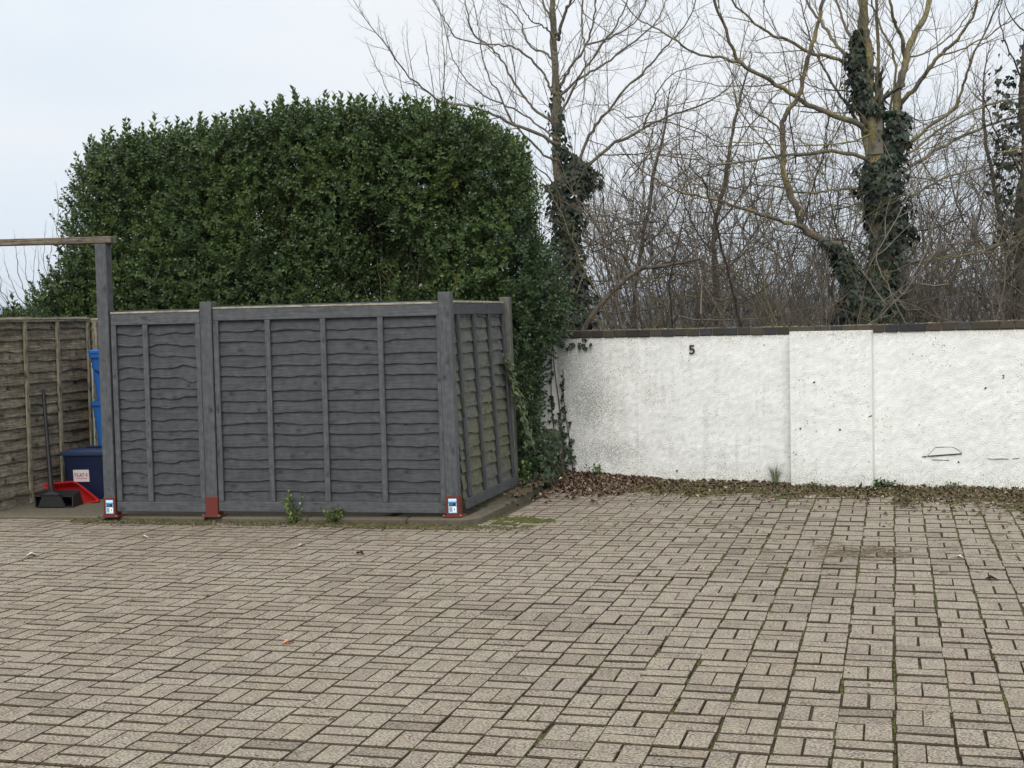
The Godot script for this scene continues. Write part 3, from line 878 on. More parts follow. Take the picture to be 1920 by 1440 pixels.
func make_wall() -> void:
	var w := thing("rendered_wall", "white roughcast wall with brick coping, pier and a black number 5", "wall", Transform3D.IDENTITY)
	w.set_meta("kind", "thing")
	part(w, "render_panel", wall_face(-2.145, 0.10, -0.06, 1.308, 0.0, 0.20), M.render)
	part(w, "render_panel", wall_face(0.62, 3.25, -0.06, 1.316, 0.0, 0.20), M.render)
	part(w, "pier", wall_face(0.02, 0.70, -0.06, 1.334, 0.12, 0.34), M.render)
	# the return behind the hedge
	var mb := MB.new()
	var c0 := wall_at(-2.145, 0.0, -0.1)
	var rd := Vector3(-0.965, 0, -0.262)
	mb.box(frame(c0 + rd * 0.9 + Vector3.UP * 0.62, -rd), Vector3(1.9, 1.36, 0.19), 0.01, Vector2.ZERO)
	part(w, "return_wall", mb.mesh(), M.white)
	# mortar bed and coping of bricks laid as headers, a few as stretchers
	mb = MB.new()
	var xf := frame(WALL_O, WALL_D)
	mb.box(xf * Transform3D(Basis.IDENTITY, Vector3(0.553, 1.338, -0.1)), Vector3(5.38, 0.056, 0.196), 0.004)
	part(w, "mortar_bed", mb.mesh(), M.mortar)
	var s := -2.14
	while s < 3.2:
		var long := s > 0.0 and rng.randf() < 0.42
		var ln := 0.215 if long else 0.104
		mb = MB.new()
		var y1 := 1.374 + 0.018 * ss(0.3, 2.2, s)
		var dark := rng.randf()
		var col := Color(0.088, 0.076, 0.062) * R(0.6, 1.25)
		if dark < 0.35 and s > -1.2: col = Color(0.062, 0.064, 0.07) * R(0.8, 1.2)
		if s > 1.1: col = col.lerp(Color(0.135, 0.11, 0.08), 0.35)
		col.a = 1.0
		var bt := Basis(Vector3.UP, R(-0.02, 0.02)) * Basis(Vector3.BACK, R(-0.012, 0.012))
		mb.box(xf * Transform3D(bt, Vector3(s + ln * 0.5, y1 - 0.0315 + R(-0.003, 0.003), -0.092 + R(-0.004, 0.004))), Vector3(ln, 0.063, 0.215), 0.005, Vector2.ZERO, col)
		part(w, "coping_brick", mb.mesh(), M.brick)
		s += ln + R(0.007, 0.011)
	# the number
	var tm := TextMesh.new()
	var fo := SystemFont.new()
	fo.font_names = PackedStringArray(["Droid Sans"])
	fo.font_weight = 700
	tm.font = fo
	tm.text = "5"
	tm.font_size = 64
	tm.pixel_size = 0.00172
	tm.depth = 0.004
	part(w, "number", tm, M.ink, frame(wall_at(-0.866, 1.190, 0.0095), WALL_D))
	# broken plaster flap with open cracks
	mb = MB.new()
	for q in [[[1.135, 0.287], [1.193, 0.352], [1.328, 0.357], [1.396, 0.312]]]:
		var z4 := [Vector2(0.6, 0.6), Vector2(0.6, 0.62), Vector2(0.62, 0.62), Vector2(0.62, 0.6)]
		var ft := []
		var bk := []
		for e in q:
			ft.append(wall_at(e[0], e[1], 0.014)); bk.append(wall_at(e[0], e[1], 0.002))
		mb.flat(ft, WALL_D.cross(Vector3.UP), z4)
		for e in 4: mb.flat([ft[e], ft[(e + 1) % 4], bk[(e + 1) % 4], bk[e]], (ft[e] + ft[(e + 1) % 4]) * 0.5 - wall_at(1.26, 0.325, 0.0), z4)
	part(w, "loose_plaster", mb.mesh(), M.white)
	for q in [[[[1.128, 0.283], [1.20, 0.287], [1.28, 0.296], [1.34, 0.302], [1.397, 0.308]], 0.012, 0.006], [[[1.085, 0.279], [1.10, 0.277], [1.118, 0.279]], 0.007, 0.006],
		[[[1.135, 0.289], [1.165, 0.325], [1.193, 0.355], [1.26, 0.360], [1.328, 0.361], [1.36, 0.345], [1.398, 0.313]], 0.004, 0.008], [[[1.60, 0.270], [1.66, 0.268], [1.72, 0.272], [1.76, 0.270]], 0.004, 0.006],
		[[[1.79, 0.272], [1.84, 0.280]], 0.004, 0.006], [[[1.165, 0.255], [1.23, 0.252], [1.30, 0.252]], 0.003, 0.006], [[[0.672, 0.615], [0.690, 0.622], [0.700, 0.624]], 0.006, 0.124]]:
		mb = MB.new()
		strip(mb, q[0], q[1], q[2])
		part(w, "crack", mb.mesh(), M.crack)
	for q in [[1.72, 0.95], [1.722, 0.93], [1.58, 0.84], [1.585, 0.845], [0.10, 0.51], [0.43, 0.505], [0.22, 0.9], [-1.03, 0.11], [1.37, 0.235]]:
		var o := 0.124 if q[0] > 0.02 and q[0] < 0.7 else 0.004
		mb = MB.new()
		strip(mb, [[q[0], q[1]], [q[0] + R(0.006, 0.012), q[1] + R(-0.006, 0.008)]], 0.011, o)
		part(w, "chip", mb.mesh(), M.crack)

# ------------------------------------------------------------------ fences
func slat(width: float, y0: float, y1: float, zb: float, sd: float, wave: float, tone: Callable) -> ArrayMesh:
	var mb := MB.new()
	var nx := int(width / 0.045) + 2
	var rows := []
	var off := Vector2(R(0, 5), R(0, 5))
	var knot := R(0.1, 0.9) * width
	for i in nx + 1:
		var x := width * i / nx
		var b := y0 + wave * (0.9 * nz.get_noise_2d(x * 2.6, sd * 7.3) + 0.55 * nz.get_noise_2d(x * 9.0, sd * 3.1)) - wave * 0.9 * exp(-pow((x - knot) / 0.05, 2.0)) * (1.0 if fmod(sd, 3.0) < 1.0 else 0.15)
		var warp := 0.004 * nz.get_noise_2d(x * 2.0, sd * 5.0 + 50.0)
		rows.append([x, b, warp])
	var base := []
	for i in nx + 1:
		var x: float = rows[i][0]
		var b: float = rows[i][1]
		var wp: float = rows[i][2]
		var ym := (b + y1) * 0.5
		var ps := [Vector3(x, b, zb + 0.017 + wp), Vector3(x, ym, zb + 0.008 + wp * 0.5), Vector3(x, y1, zb - 0.002)]
		var nn := Vector3(0, 0.12, 1).normalized()
		var k := []
		for p in ps: k.append(mb.vert(p, nn, Vector2(p.x, p.y) + off, tone.call(p)))
		var lowc: Color = tone.call(ps[0])
		k.append(mb.vert(ps[0], Vector3.DOWN, Vector2(x, 0) + off, lowc))
		k.append(mb.vert(ps[0] - Vector3(0, 0, 0.016), Vector3.DOWN, Vector2(x, 0.01) + off, lowc))
		k.append(mb.vert(ps[0] - Vector3(0, 0, 0.016), Vector3.FORWARD, Vector2(x, 0.02) + off, lowc))
		k.append(mb.vert(ps[2] - Vector3(0, 0, 0.005), Vector3.FORWARD, Vector2(x, 0.12) + off, lowc))
		base.append(k)
	for i in nx:
		var a: Array = base[i]
		var b: Array = base[i + 1]
		mb.quad(a[0], b[0], b[1], a[1]); mb.quad(a[1], b[1], b[2], a[2]); mb.quad(a[3], b[3], b[4], a[4]); mb.quad(a[5], b[5], b[6], a[6])
	return mb.mesh()

func white_tone(p: Vector3) -> Color:      # faded and rubbed patches of the grey coat
	var k := 0.94 + 0.16 * nz.get_noise_2d(p.x * 1.2, p.y * 16.0) + 0.10 * nz.get_noise_2d(p.x * 3.0, p.y * 3.0)
	var worn := ss(0.28, 0.58, nz.get_noise_2d(p.x * 5.0 + 30.0, p.y * 11.0) + 0.25 * nz.get_noise_2d(p.x * 0.8, p.y * 0.8))
	return Color(k, k, k).lerp(Color(2.0, 1.92, 1.75), worn * 0.65)

func lap_fence(label: String, xf: Transform3D, width: float, y0: float, y1: float, rows: int, xs: Array, slat_mat: Material, wood: Material, cap_mat: Material, wave: float, tone: Callable, grp: String, bottom_rail := true, rail_h := 0.088) -> Node3D:
	var f := thing("lap_fence", label, "fence", xf, grp)
	var lo := y0 + (0.055 if bottom_rail else 0.0)
	var hi := y1 - 0.01
	var sd := R(0, 90)
	var edges := [lo]
	for i in range(1, rows): edges.append(lo + (hi - lo) * i / rows + R(-0.012, 0.012))
	edges.append(hi)
	for i in rows:
		part(f, "slat", slat(width, edges[i], edges[i + 1] + 0.022, 0.0, sd + i * 1.37, wave, tone), slat_mat)
	var mb := MB.new()
	mb.box(Transform3D(Basis.IDENTITY, Vector3(width * 0.5, y1 - rail_h * 0.5 - 0.012, 0.028)), Vector3(width, rail_h, 0.02), 0.003, Vector2(R(0, 3), R(0, 3)))
	part(f, "top_rail", mb.mesh(), wood)
	mb = MB.new()
	mb.box(Transform3D(Basis(Vector3.BACK, R(-0.002, 0.002)), Vector3(width * 0.5, y1 - 0.006, 0.012)), Vector3(width, 0.014, 0.062), 0.003, Vector2(R(0, 3), R(0, 3)))
	part(f, "top_cap", mb.mesh(), cap_mat)
	if bottom_rail:
		mb = MB.new()
		mb.box(Transform3D(Basis.IDENTITY, Vector3(width * 0.5, y0 + 0.037, 0.030)), Vector3(width, 0.075, 0.022), 0.003, Vector2(R(0, 3), R(0, 3)))
		part(f, "bottom_rail", mb.mesh(), wood)
	for x in xs:
		var bl := y0 + (0.076 if bottom_rail else 0.0)
		var bh := y1 - rail_h - 0.013
		mb = MB.new()
		mb.box(Transform3D(Basis(Vector3.BACK, R(-0.004, 0.004)), Vector3(x, (bl + bh) * 0.5, 0.029)), Vector3(0.042, bh - bl, 0.021), 0.003, Vector2(R(0, 3), R(0, 3)))
		part(f, "batten", mb.mesh(), wood)
	return f

func fence_post(label: String, s: float, y0: float, y1: float, lean: float, sticker: bool, m: Material) -> Node3D:
	var xf := frame(FENCE_O, FENCE_D) * Transform3D(Basis(Vector3.BACK, lean), Vector3(s, y0, 0))
	var p := thing("fence_post", label, "post", xf, "posts of the grey fence")
	var h := y1 - y0
	var mb := MB.new()
	mb.box(Transform3D(Basis.IDENTITY, Vector3(0, h * 0.5 + 0.004, 0)), Vector3(0.092, h - 0.008, 0.092), 0.004, Vector2(R(0, 3), R(0, 3)))
	part(p, "timber", mb.mesh(), m)
	mb = MB.new()
	mb.box(Transform3D(Basis.IDENTITY, Vector3(0, 0.078, 0)), Vector3(0.101, 0.15, 0.101), 0.003)
	mb.box(Transform3D(Basis.IDENTITY, Vector3(0, 0.003, 0)), Vector3(0.152, 0.006, 0.152), 0.002)
	var sh := part(p, "metal_shoe", mb.mesh(), M.red_metal)
	for q in [[-0.063, 0.063], [0.063, 0.063]]:
		mb = MB.new()
		mb.box(Transform3D(Basis(Vector3.UP, 0.6), Vector3(q[0], 0.011, q[1])), Vector3(0.014, 0.011, 0.014), 0.003)
		part(sh, "bolt", mb.mesh(), M.steel)
	if sticker:
		mb = MB.new()
		var a := mb.vert(Vector3(-0.028, 0.028, 0.0525), Vector3.BACK, Vector2(0, 1))
		var b := mb.vert(Vector3(0.034, 0.028, 0.0525), Vector3.BACK, Vector2(1, 1))
		var c := mb.vert(Vector3(0.034, 0.133, 0.0525), Vector3.BACK, Vector2(1, 0))
		var d := mb.vert(Vector3(-0.028, 0.133, 0.0525), Vector3.BACK, Vector2(0, 0))
		mb.quad(a, b, c, d)
		part(sh, "product_label", mb.mesh(), M.label)
	return p

func make_fences() -> void:
	var fr := frame(FENCE_O, FENCE_D)
	lap_fence("narrow grey lap fence panel between the tall post and the middle post", fr * Transform3D(Basis.IDENTITY, Vector3(-2.692, 0, -0.005)), 0.742, 0.078, 1.618, 18, [0.021, 0.285, 0.722], M.paint, M.paint_post, M.cap, 0.027, white_tone, "grey fence panels")
	lap_fence("wide grey lap fence panel ending at the corner post with labelled red shoe", fr * Transform3D(Basis.IDENTITY, Vector3(-1.845, 0, -0.005)), 1.794, 0.086, 1.634, 17, [0.021, 0.438, 0.878, 1.325, 1.773], M.paint, M.paint_post, M.cap, 0.013, white_tone, "grey fence panels")
	fence_post("tall grey post carrying the beam at the bin store opening", -2.751, 0.036, 2.150, 0.0, true, M.paint_post)
	fence_post("middle grey fence post in a plain red metal shoe", -1.897, 0.046, 1.680, 0.0, false, M.paint_post)
	fence_post("grey corner fence post in a labelled red shoe, beside the green stained panel", 0.0, 0.063, 1.705, 0.017, true, M.paint_post)
	fence_post("grey post at the far end of the overhead beam", -3.95, 0.02, 2.165, 0.0, false, M.paint_post)
	var mb := MB.new()
	mb.box(fr * Transform3D(Basis(Vector3.BACK, -0.012), Vector3(-3.345, 2.184, 0.0)), Vector3(1.37, 0.050, 0.105), 0.004, Vector2.ZERO, Color(0.60, 0.59, 0.60))
	var beam := part(self, "wooden_beam", mb.mesh(), M.raw)
	tag(beam, "weathered wooden beam laid across the top of the tall post", "beam")
	# side panel, leaning in, stained green
	var sx := frame(Vector3(-0.385, 0, -9.985), Vector3(0.262, 0, -0.965))
	var lean := Transform3D(Basis(Vector3.RIGHT, -0.050), Vector3(0, 0.10, 0)) * Transform3D(Basis.IDENTITY, Vector3(0, -0.10, 0))
	var tone := func(p: Vector3) -> Color:
		var g := ss(-0.25, 0.45, nz.get_noise_2d(p.x * 1.7 + 3.0, p.y * 2.6) + 0.9 * nz.get_noise_2d(p.x * 7.0, p.y * 5.0) * 0.5 + 0.30 * ss(1.3, 0.6, p.y))
		return Color(0.90, 0.93, 1.0).lerp(Color(1.06, 1.10, 0.72), g * (0.35 + 0.65 * ss(1.25, 0.55, p.y)))
	lap_fence("green stained side panel of the grey fence running back beside the hedge", sx * lean, 1.40, 0.102, 1.640, 15, [0.125, 0.535, 0.955, 1.375], M.algae, M.paint, M.cap, 0.013, tone, "grey fence panels")
	var bp := thing("fence_post", "weathered post at the back end of the green stained panel", "post", Transform3D(sx.basis * Basis(Vector3.RIGHT, -0.018), sx * Vector3(1.46, 0.03, -0.01)), "posts of the grey fence")
	mb = MB.new()
	mb.box(Transform3D(Basis.IDENTITY, Vector3(0, 0.825, 0)), Vector3(0.085, 1.65, 0.085), 0.005)
	part(bp, "timber", mb.mesh(), M.algae)
	# the brown fence on the left and the one behind the bins
	var lx := frame(Vector3(-4.187, 0, -11.002), Vector3(0.243, 0, -0.97))
	var brown := func(p: Vector3) -> Color:
		var k := 0.80 + 0.5 * nz.get_noise_2d(p.x * 2.0, p.y * 9.0)
		return Color(k, k * (1.0 + 0.05 * nz.get_noise_2d(p.x, p.y * 2.0)), k * 0.97)
	lap_fence("weathered brown lap fence with pale battens at the left of the bin store", lx * Transform3D(Basis.IDENTITY, Vector3(-0.09, 0, -0.03)), 1.53, 0.04, 1.598, 17, [0.05, 0.53, 1.01, 1.50], M.raw, M.batten, M.cap, 0.012, brown, "brown fences of the bin store", false, 0.02)
	lap_fence("brown lap fence behind the stacked blue bins", frame(Vector3(-3.83, 0, -12.44), Vector3(0.965, 0, 0.262)), 3.75, 0.04, 1.585, 17, [0.05, 0.5, 0.95, 1.4, 1.85, 2.3, 2.75, 3.2, 3.65], M.raw, M.batten, M.cap, 0.012, brown, "brown fences of the bin store", false, 0.02)

# ------------------------------------------------------------------ things in the bin store
# ring of a rounded rectangle
func ring(w: float, d: float, r: float, y: float) -> Array:
	var o := []
	for q in [[1, 1, 0], [-1, 1, 1], [-1, -1, 2], [1, -1, 3]]:
		for k in 5:
			var a: float = (q[2] + k / 4.0) * PI * 0.5
			o.append(Vector3(q[0] * (w * 0.5 - r) + r * cos(a), y, q[1] * (d * 0.5 - r) + r * sin(a)))
	return o

func loft(mb: MB, rings: Array, close_top := false, close_bottom := true) -> void:
	for i in rings.size() - 1:
		var a: Array = rings[i]
		var b: Array = rings[i + 1]
		var m := a.size()
		var ks := []
		for k in m:
			var t: Vector3 = a[(k + 1) % m] - a[(k + m - 1) % m]
			var u: Vector3 = b[k] - a[k]
			var nn := u.cross(t)
			if nn.length() < 1e-9: nn = Vector3.UP
			nn = nn.normalized()
			ks.append([mb.vert(a[k], nn), mb.vert(b[k], nn)])
		for k in m:
			var e: Array = ks[k]
			var g: Array = ks[(k + 1) % m]
			mb.quad(e[0], g[0], g[1], e[1])
	for q in [[close_bottom, 0, Vector3.DOWN], [close_top, rings.size() - 1, Vector3.UP]]:
		if q[0]:
			var z := []
			for _k in rings[q[1]]: z.append(Vector2.ZERO)
			mb.flat(rings[q[1]], q[2], z)

func make_bins() -> void:
	# bright blue recycling boxes in a stack
	var st := Vector3(-3.495, 0.0, -12.09)
	var turn := Basis(Vector3.UP, -0.24)
	var labels := ["lowest of the stacked bright blue bins, hidden behind the navy bin", "middle one of the stacked bright blue bins, no handle showing", "top bright blue bin of the stack with black handle hanging down"]
	for i in 3:
		var b := thing("recycling_bin", labels[i], "bin", Transform3D(turn, st + Vector3(R(-0.006, 0.006), 0.42 * i, 0)), "bright blue bins stacked behind the navy bin")
		var mb := MB.new()
		loft(mb, [ring(0.295, 0.295, 0.04, 0.0), ring(0.30, 0.30, 0.04, 0.012), ring(0.36, 0.36, 0.05, 0.40), ring(0.39, 0.39, 0.05, 0.402), ring(0.395, 0.395, 0.05, 0.435), ring(0.37, 0.37, 0.045, 0.438), ring(0.29, 0.29, 0.04, 0.03)], true)
		part(b, "body", mb.mesh(), M.blue)
		if i == 2:
			mb = MB.new()
			loft(mb, [ring(0.385, 0.385, 0.05, 0.439), ring(0.40, 0.40, 0.05, 0.441), ring(0.40, 0.40, 0.05, 0.462), ring(0.37, 0.37, 0.05, 0.472)], true)
			part(b, "lid", mb.mesh(), M.blue)
			mb = MB.new()
			var pts := PackedVector3Array()
			var rad := PackedFloat32Array()
			var cs := PackedColorArray()
			for k in 15:
				var a := PI * k / 14.0
				pts.append(Vector3(-cos(a) * 0.205, 0.36 - sin(a) * 0.09, 0.06 + sin(a) * 0.145)); rad.append(0.006); cs.append(Color.WHITE)
			mb.tube(pts, rad, 6, cs)
			part(b, "handle", mb.mesh(), M.black)
	# navy bin with a house label
	var nb := thing("wheelless_bin", "navy blue lidded bin with a white FLAT 6 label", "bin", Transform3D(Basis(Vector3.UP, -0.12), Vector3(-3.665, 0.032, -11.80)))
	var mb := MB.new()
	loft(mb, [ring(0.32, 0.30, 0.03, 0.0), ring(0.325, 0.305, 0.03, 0.01), ring(0.39, 0.37, 0.035, 0.37), ring(0.40, 0.38, 0.035, 0.372), ring(0.40, 0.38, 0.035, 0.385)], true)
	part(nb, "body", mb.mesh(), M.navy)
	mb = MB.new()
	loft(mb, [ring(0.43, 0.40, 0.03, 0.381), ring(0.435, 0.405, 0.03, 0.384), ring(0.435, 0.405, 0.03, 0.408), ring(0.415, 0.39, 0.03, 0.416), ring(0.36, 0.33, 0.03, 0.418), ring(0.35, 0.32, 0.03, 0.426), ring(0.33, 0.30, 0.03, 0.428)], true)
	var lid := part(nb, "lid", mb.mesh(), M.navy_lid)
	mb = MB.new()
	mb.box(Transform3D(Basis.IDENTITY, Vector3(0, 0.436, -0.03)), Vector3(0.12, 0.018, 0.045), 0.006)
	part(lid, "catch", mb.mesh(), M.navy)
	var lf := Transform3D(Basis(Vector3.RIGHT, 0.088), Vector3(-0.032, 0.205, 0.1765))
	mb = MB.new()
	mb.box(lf, Vector3(0.142, 0.104, 0.006), 0.002)
	var plate := part(nb, "label_plate", mb.mesh(), M.plate)
	var tm := TextMesh.new()
	var fo := SystemFont.new()
	fo.font_names = PackedStringArray(["Droid Serif"])
	tm.font = fo
	tm.text = "FLAT 6"
	tm.font_size = 32
	tm.pixel_size = 0.00112
	tm.depth = 0.002
	part(plate, "lettering", tm, M.ink, lf * Transform3D(Basis.IDENTITY, Vector3(0, 0.008, 0.0044)))
	mb = MB.new()
	mb.box(lf * Transform3D(Basis.IDENTITY, Vector3(0.004, -0.022, 0.0040)), Vector3(0.095, 0.0045, 0.002), 0.0004)
	part(plate, "underline", mb.mesh(), M.redink)
	# red tray, tipped up against the bin
	var B := Vector3(-3.735, 0.205, -11.50)
	var ab := Vector3(-0.30, -0.035, -0.10)
	var bc := Vector3(0.245, -0.155, 0.135)
	var cn := B + ab * 0.5 + bc * 0.5
	var nrm := bc.cross(ab).normalized()
	if nrm.y < 0: nrm = -nrm
	var tray := thing("red_tray", "shiny red plastic tray tipped against the navy bin", "tray", Transform3D(Basis.IDENTITY, cn))
	mb = MB.new()
	var rr := []
	for q in [[0.80, -0.105], [0.84, -0.10], [0.97, -0.004], [1.07, -0.003], [1.07, 0.004], [0.95, 0.003], [0.78, -0.094]]:
		var o := []
		for p in ring(1.0, 1.0, 0.12, 0.0): o.append(ab * p.x * q[0] + bc * p.z * q[0] + nrm * q[1])
		rr.append(o)
	loft(mb, rr, true)
	part(tray, "shell", mb.mesh(), M.red)
	# black lobby dustpan
	var pan := thing("dustpan", "black plastic dustpan standing open on the bin store floor", "dustpan", Transform3D(Basis(Vector3.UP, -0.18) , Vector3(-3.80, 0.034, -11.24)))
	mb = MB.new()
	var p := []
	for q in [[-0.14, 0.0, 0.10], [0.19, 0.0, 0.10], [0.17, 0.0, -0.12], [-0.16, 0.0, -0.12], [-0.17, 0.085, 0.06], [0.17, 0.085, 0.06], [0.14, 0.115, -0.12], [-0.17, 0.115, -0.12]]: p.append(Vector3(q[0], q[1], q[2]))
	for q in [[0, 1, 2, 3], [3, 2, 6, 7], [0, 3, 7, 4], [1, 2, 6, 5], [4, 5, 6, 7]]:
		var a := []
		for k in q: a.append(p[k])
		var mid: Vector3 = (a[0] + a[1] + a[2] + a[3]) * 0.25
		var z4 := [Vector2.ZERO, Vector2.ZERO, Vector2.ZERO, Vector2.ZERO]
		mb.flat(a, mid - Vector3(0, 0.045, 0), z4)
		var a2 := []
		for e in a: a2.append(e + (Vector3(0, 0.045, 0) - mid).normalized() * 0.004)
		mb.flat(a2, Vector3(0, 0.045, 0) - mid, z4)
	part(pan, "scoop", mb.mesh(), M.black)
	mb = MB.new()
	for q in [[0, 4], [4, 5], [5, 1], [0, 1]]:
		mb.tube(PackedVector3Array([p[q[0]], p[q[1]]]), PackedFloat32Array([0.005, 0.005]), 6, PackedColorArray([Color.WHITE, Color.WHITE]))
	part(pan, "rim", mb.mesh(), M.black)
	# long handled brush standing in the pan
	var br := thing("broom", "black long handled broom leaning back above the dustpan", "broom", Transform3D(Basis(Vector3.UP, -0.15), Vector3(-3.815, 0.040, -11.145)))
	mb = MB.new()
	var rng2 := [ring(0.235, 0.05, 0.02, 0.0), ring(0.15, 0.04, 0.015, 0.098)]
	loft(mb, rng2, true)
	part(br, "bristles", mb.mesh(), M.bristle)
	mb = MB.new()
	loft(mb, [ring(0.165, 0.052, 0.018, 0.094), ring(0.165, 0.052, 0.018, 0.104), ring(0.06, 0.04, 0.015, 0.125), ring(0.04, 0.035, 0.014, 0.17)], true)
	part(br, "brush_head", mb.mesh(), M.black)
	mb = MB.new()
	var top := Vector3(-0.14, 0.95, -0.20)
	mb.tube(PackedVector3Array([Vector3(0, 0.15, 0), Vector3(0, 0.15, 0).lerp(top, 0.28), Vector3(0, 0.15, 0).lerp(top, 0.30), top, top + Vector3(-0.001, 0.012, -0.002)]), PackedFloat32Array([0.022, 0.020, 0.0165, 0.015, 0.008]), 10, PackedColorArray([Color.WHITE, Color.WHITE, Color.WHITE, Color.WHITE, Color.WHITE]))
	part(br, "handle", mb.mesh(), M.black)

# ------------------------------------------------------------------ leaves
func leaf_into(mb: MB, o: Vector3, dir: Vector3, up: Vector3, ln: float, wd: float, fold: float, col: Color) -> void:
	var x := dir.cross(up)
	if x.length() < 0.01: x = dir.cross(Vector3.RIGHT)
	x = x.normalized()
	var z := x.cross(dir).normalized()
	var a := o
	var t := o + dir * ln - z * ln * 0.16
	var m := o + dir * ln * 0.48 + z * ln * 0.03
	var l := m - x * wd * 0.5 + z * fold * wd
	var r := m + x * wd * 0.5 + z * fold * wd
	var nl := (z + x * fold * 1.2).normalized()
	var nr := (z - x * fold * 1.2).normalized()
	var k := [mb.vert(a, z, Vector2.ZERO, col), mb.vert(m, nl, Vector2.ZERO, col), mb.vert(l, nl, Vector2.ZERO, col), mb.vert(t, z, Vector2.ZERO, col), mb.vert(m, nr, Vector2.ZERO, col), mb.vert(r, nr, Vector2.ZERO, col)]
	mb.tri(k[0], k[1], k[2]); mb.tri(k[2], k[1], k[3]); mb.tri(k[0], k[4], k[5]); mb.tri(k[5], k[4], k[3])

func sprig(pairs: int, ln: float, leaf: float, open: float) -> ArrayMesh:   # shoot along +y with opposite leaves
	var mb := MB.new()
	var tw := Color(0.9, 0.75, 0.45)
	mb.tube(PackedVector3Array([Vector3(0, -0.06, 0), Vector3(0.004, ln * 0.5, 0.003), Vector3(0, ln, 0)]), PackedFloat32Array([0.0022, 0.0018, 0.001]), 3, PackedColorArray([tw, tw, tw]), false)
	for i in pairs:
		var t := (i + 0.6) / pairs
		var o := Vector3(0.003 * sin(i * 2.0), ln * t, 0.003)
		var az := i * PI * 0.5 + R(-0.4, 0.4)
		for q in 2:
			var a := az + q * PI + R(-0.25, 0.25)
			var tilt := lerpf(open, open * 0.45, t) + R(-0.2, 0.2)
			var dir := Vector3(cos(a) * sin(tilt), cos(tilt), sin(a) * sin(tilt))
			var k := R(0.75, 1.15)
			leaf_into(mb, o, dir, Vector3.UP, leaf * R(0.75, 1.1) * (1.0 - 0.3 * t * t), leaf * R(0.44, 0.54), R(0.08, 0.22), Color(k, k, k * 0.95))
	return mb.mesh()

func ivy_leaf() -> ArrayMesh:     # lies in xz, tip along +z, face up, size 1
	var mb := MB.new()
	var out := [Vector2(0, 0), Vector2(-0.34, -0.14), Vector2(-0.52, 0.22), Vector2(-0.26, 0.40), Vector2(0, 0.92), Vector2(0.26, 0.40), Vector2(0.52, 0.22), Vector2(0.34, -0.14)]
	var c := mb.vert(Vector3(0, 0.05, 0.25), Vector3.UP)
	var ks := []
	for q in out: ks.append(mb.vert(Vector3(q.x, -0.08 * absf(q.x) * 2.0 - 0.12 * maxf(q.y - 0.4, 0.0), q.y), Vector3(q.x * 0.35, 1, 0.1).normalized()))
	for i in ks.size(): mb.tri(c, ks[i], ks[(i + 1) % ks.size()])
	return mb.mesh()

func ivy_xf(p: Vector3, out: Vector3, s: float) -> Transform3D:
	# leaf hangs with its tip down and its face outwards
	var y := (out + rdir() * 0.55 + Vector3.UP * 0.35).normalized()
	var z := (Vector3.DOWN + rdir() * 0.5)
	z = (z - y * z.dot(y)).normalized()
	return Transform3D(Basis(y.cross(z) * s, y * s, z * s), p)

# ------------------------------------------------------------------ the hedge
const HEDGE_TOP := [[-6.6, 1.46], [-5.6, 1.50], [-4.95, 1.62], [-4.74, 1.84], [-4.52, 2.14], [-4.45, 2.42], [-4.41, 2.78], [-4.30, 3.03], [-3.86, 3.17], [-3.40, 3.21], [-2.87, 3.22], [-2.38, 3.30], [-1.96, 3.33], [-1.44, 3.26], [-1.08, 3.26], [-0.79, 3.20], [-0.46, 3.10], [-0.26, 3.00], [-0.14, 2.80], [-0.06, 2.56], [0.00, 2.24], [0.10, 2.00], [0.18, 1.68], [0.24, 1.45], [0.28, 0.4]]
const HEDGE_HOLES := [[-1.42, 2.28, 0.22], [-1.08, 2.02, 0.20], [-1.38, 1.82, 0.20], [-0.70, 2.45, 0.15], [-0.52, 2.55, 0.13], [-0.98, 1.80, 0.15], [-0.36, 1.66, 0.12], [-2.3, 2.55, 0.10], [-2.05, 2.42, 0.10], [-3.3, 2.1, 0.09], [-1.75, 1.95, 0.12]]
func hedge_sdf(u: float, w: float, y: float) -> float:
	u += 0.29 * maxf(w, 0.0) * ss(-1.6, -0.4, u)     # the far side is cut back along the wall
	var t := lut(u, HEDGE_TOP)
	var g := (lut(u + 0.04, HEDGE_TOP) - lut(u - 0.04, HEDGE_TOP)) / 0.08
	var d1 := (y - t) / sqrt(1.0 + g * g)
	var d2 := -(w + 0.35)
	var d3 := w - 1.15
	var d4 := u - lut(y, [[0.0, 0.06], [0.3, 0.02], [0.6, -0.05], [1.1, -0.01], [1.3, 0.14], [1.5, 0.26], [3.9, 0.5]])
	var k := 0.16
	var d := d2
	for q in [d1, d3, d4]:
		var h := clampf(0.5 + 0.5 * (d - q) / k, 0.0, 1.0)
		d = lerpf(q, d, h) + k * h * (1.0 - h) * 0.5
	d += 0.075 * nz.get_noise_3d(u * 1.5, w * 1.5, y * 1.5) + 0.06 * nz.get_noise_3d(u * 4.5, w * 4.5, y * 4.5)
	for q in HEDGE_HOLES:
		var r: float = q[2] * 1.12
		var e := Vector3((u - q[0]) * 1.25, (y - q[1]) * 0.8, (w + 0.35) * 0.42)
		d = maxf(d, (r - e.length()) * 1.2)
	return d

func hedge_at(u: float, w: float, y: float) -> Vector3:
	return HEDGE_O + HEDGE_D * u + Vector3(0.2779, 0, -0.9606) * w + Vector3.UP * y

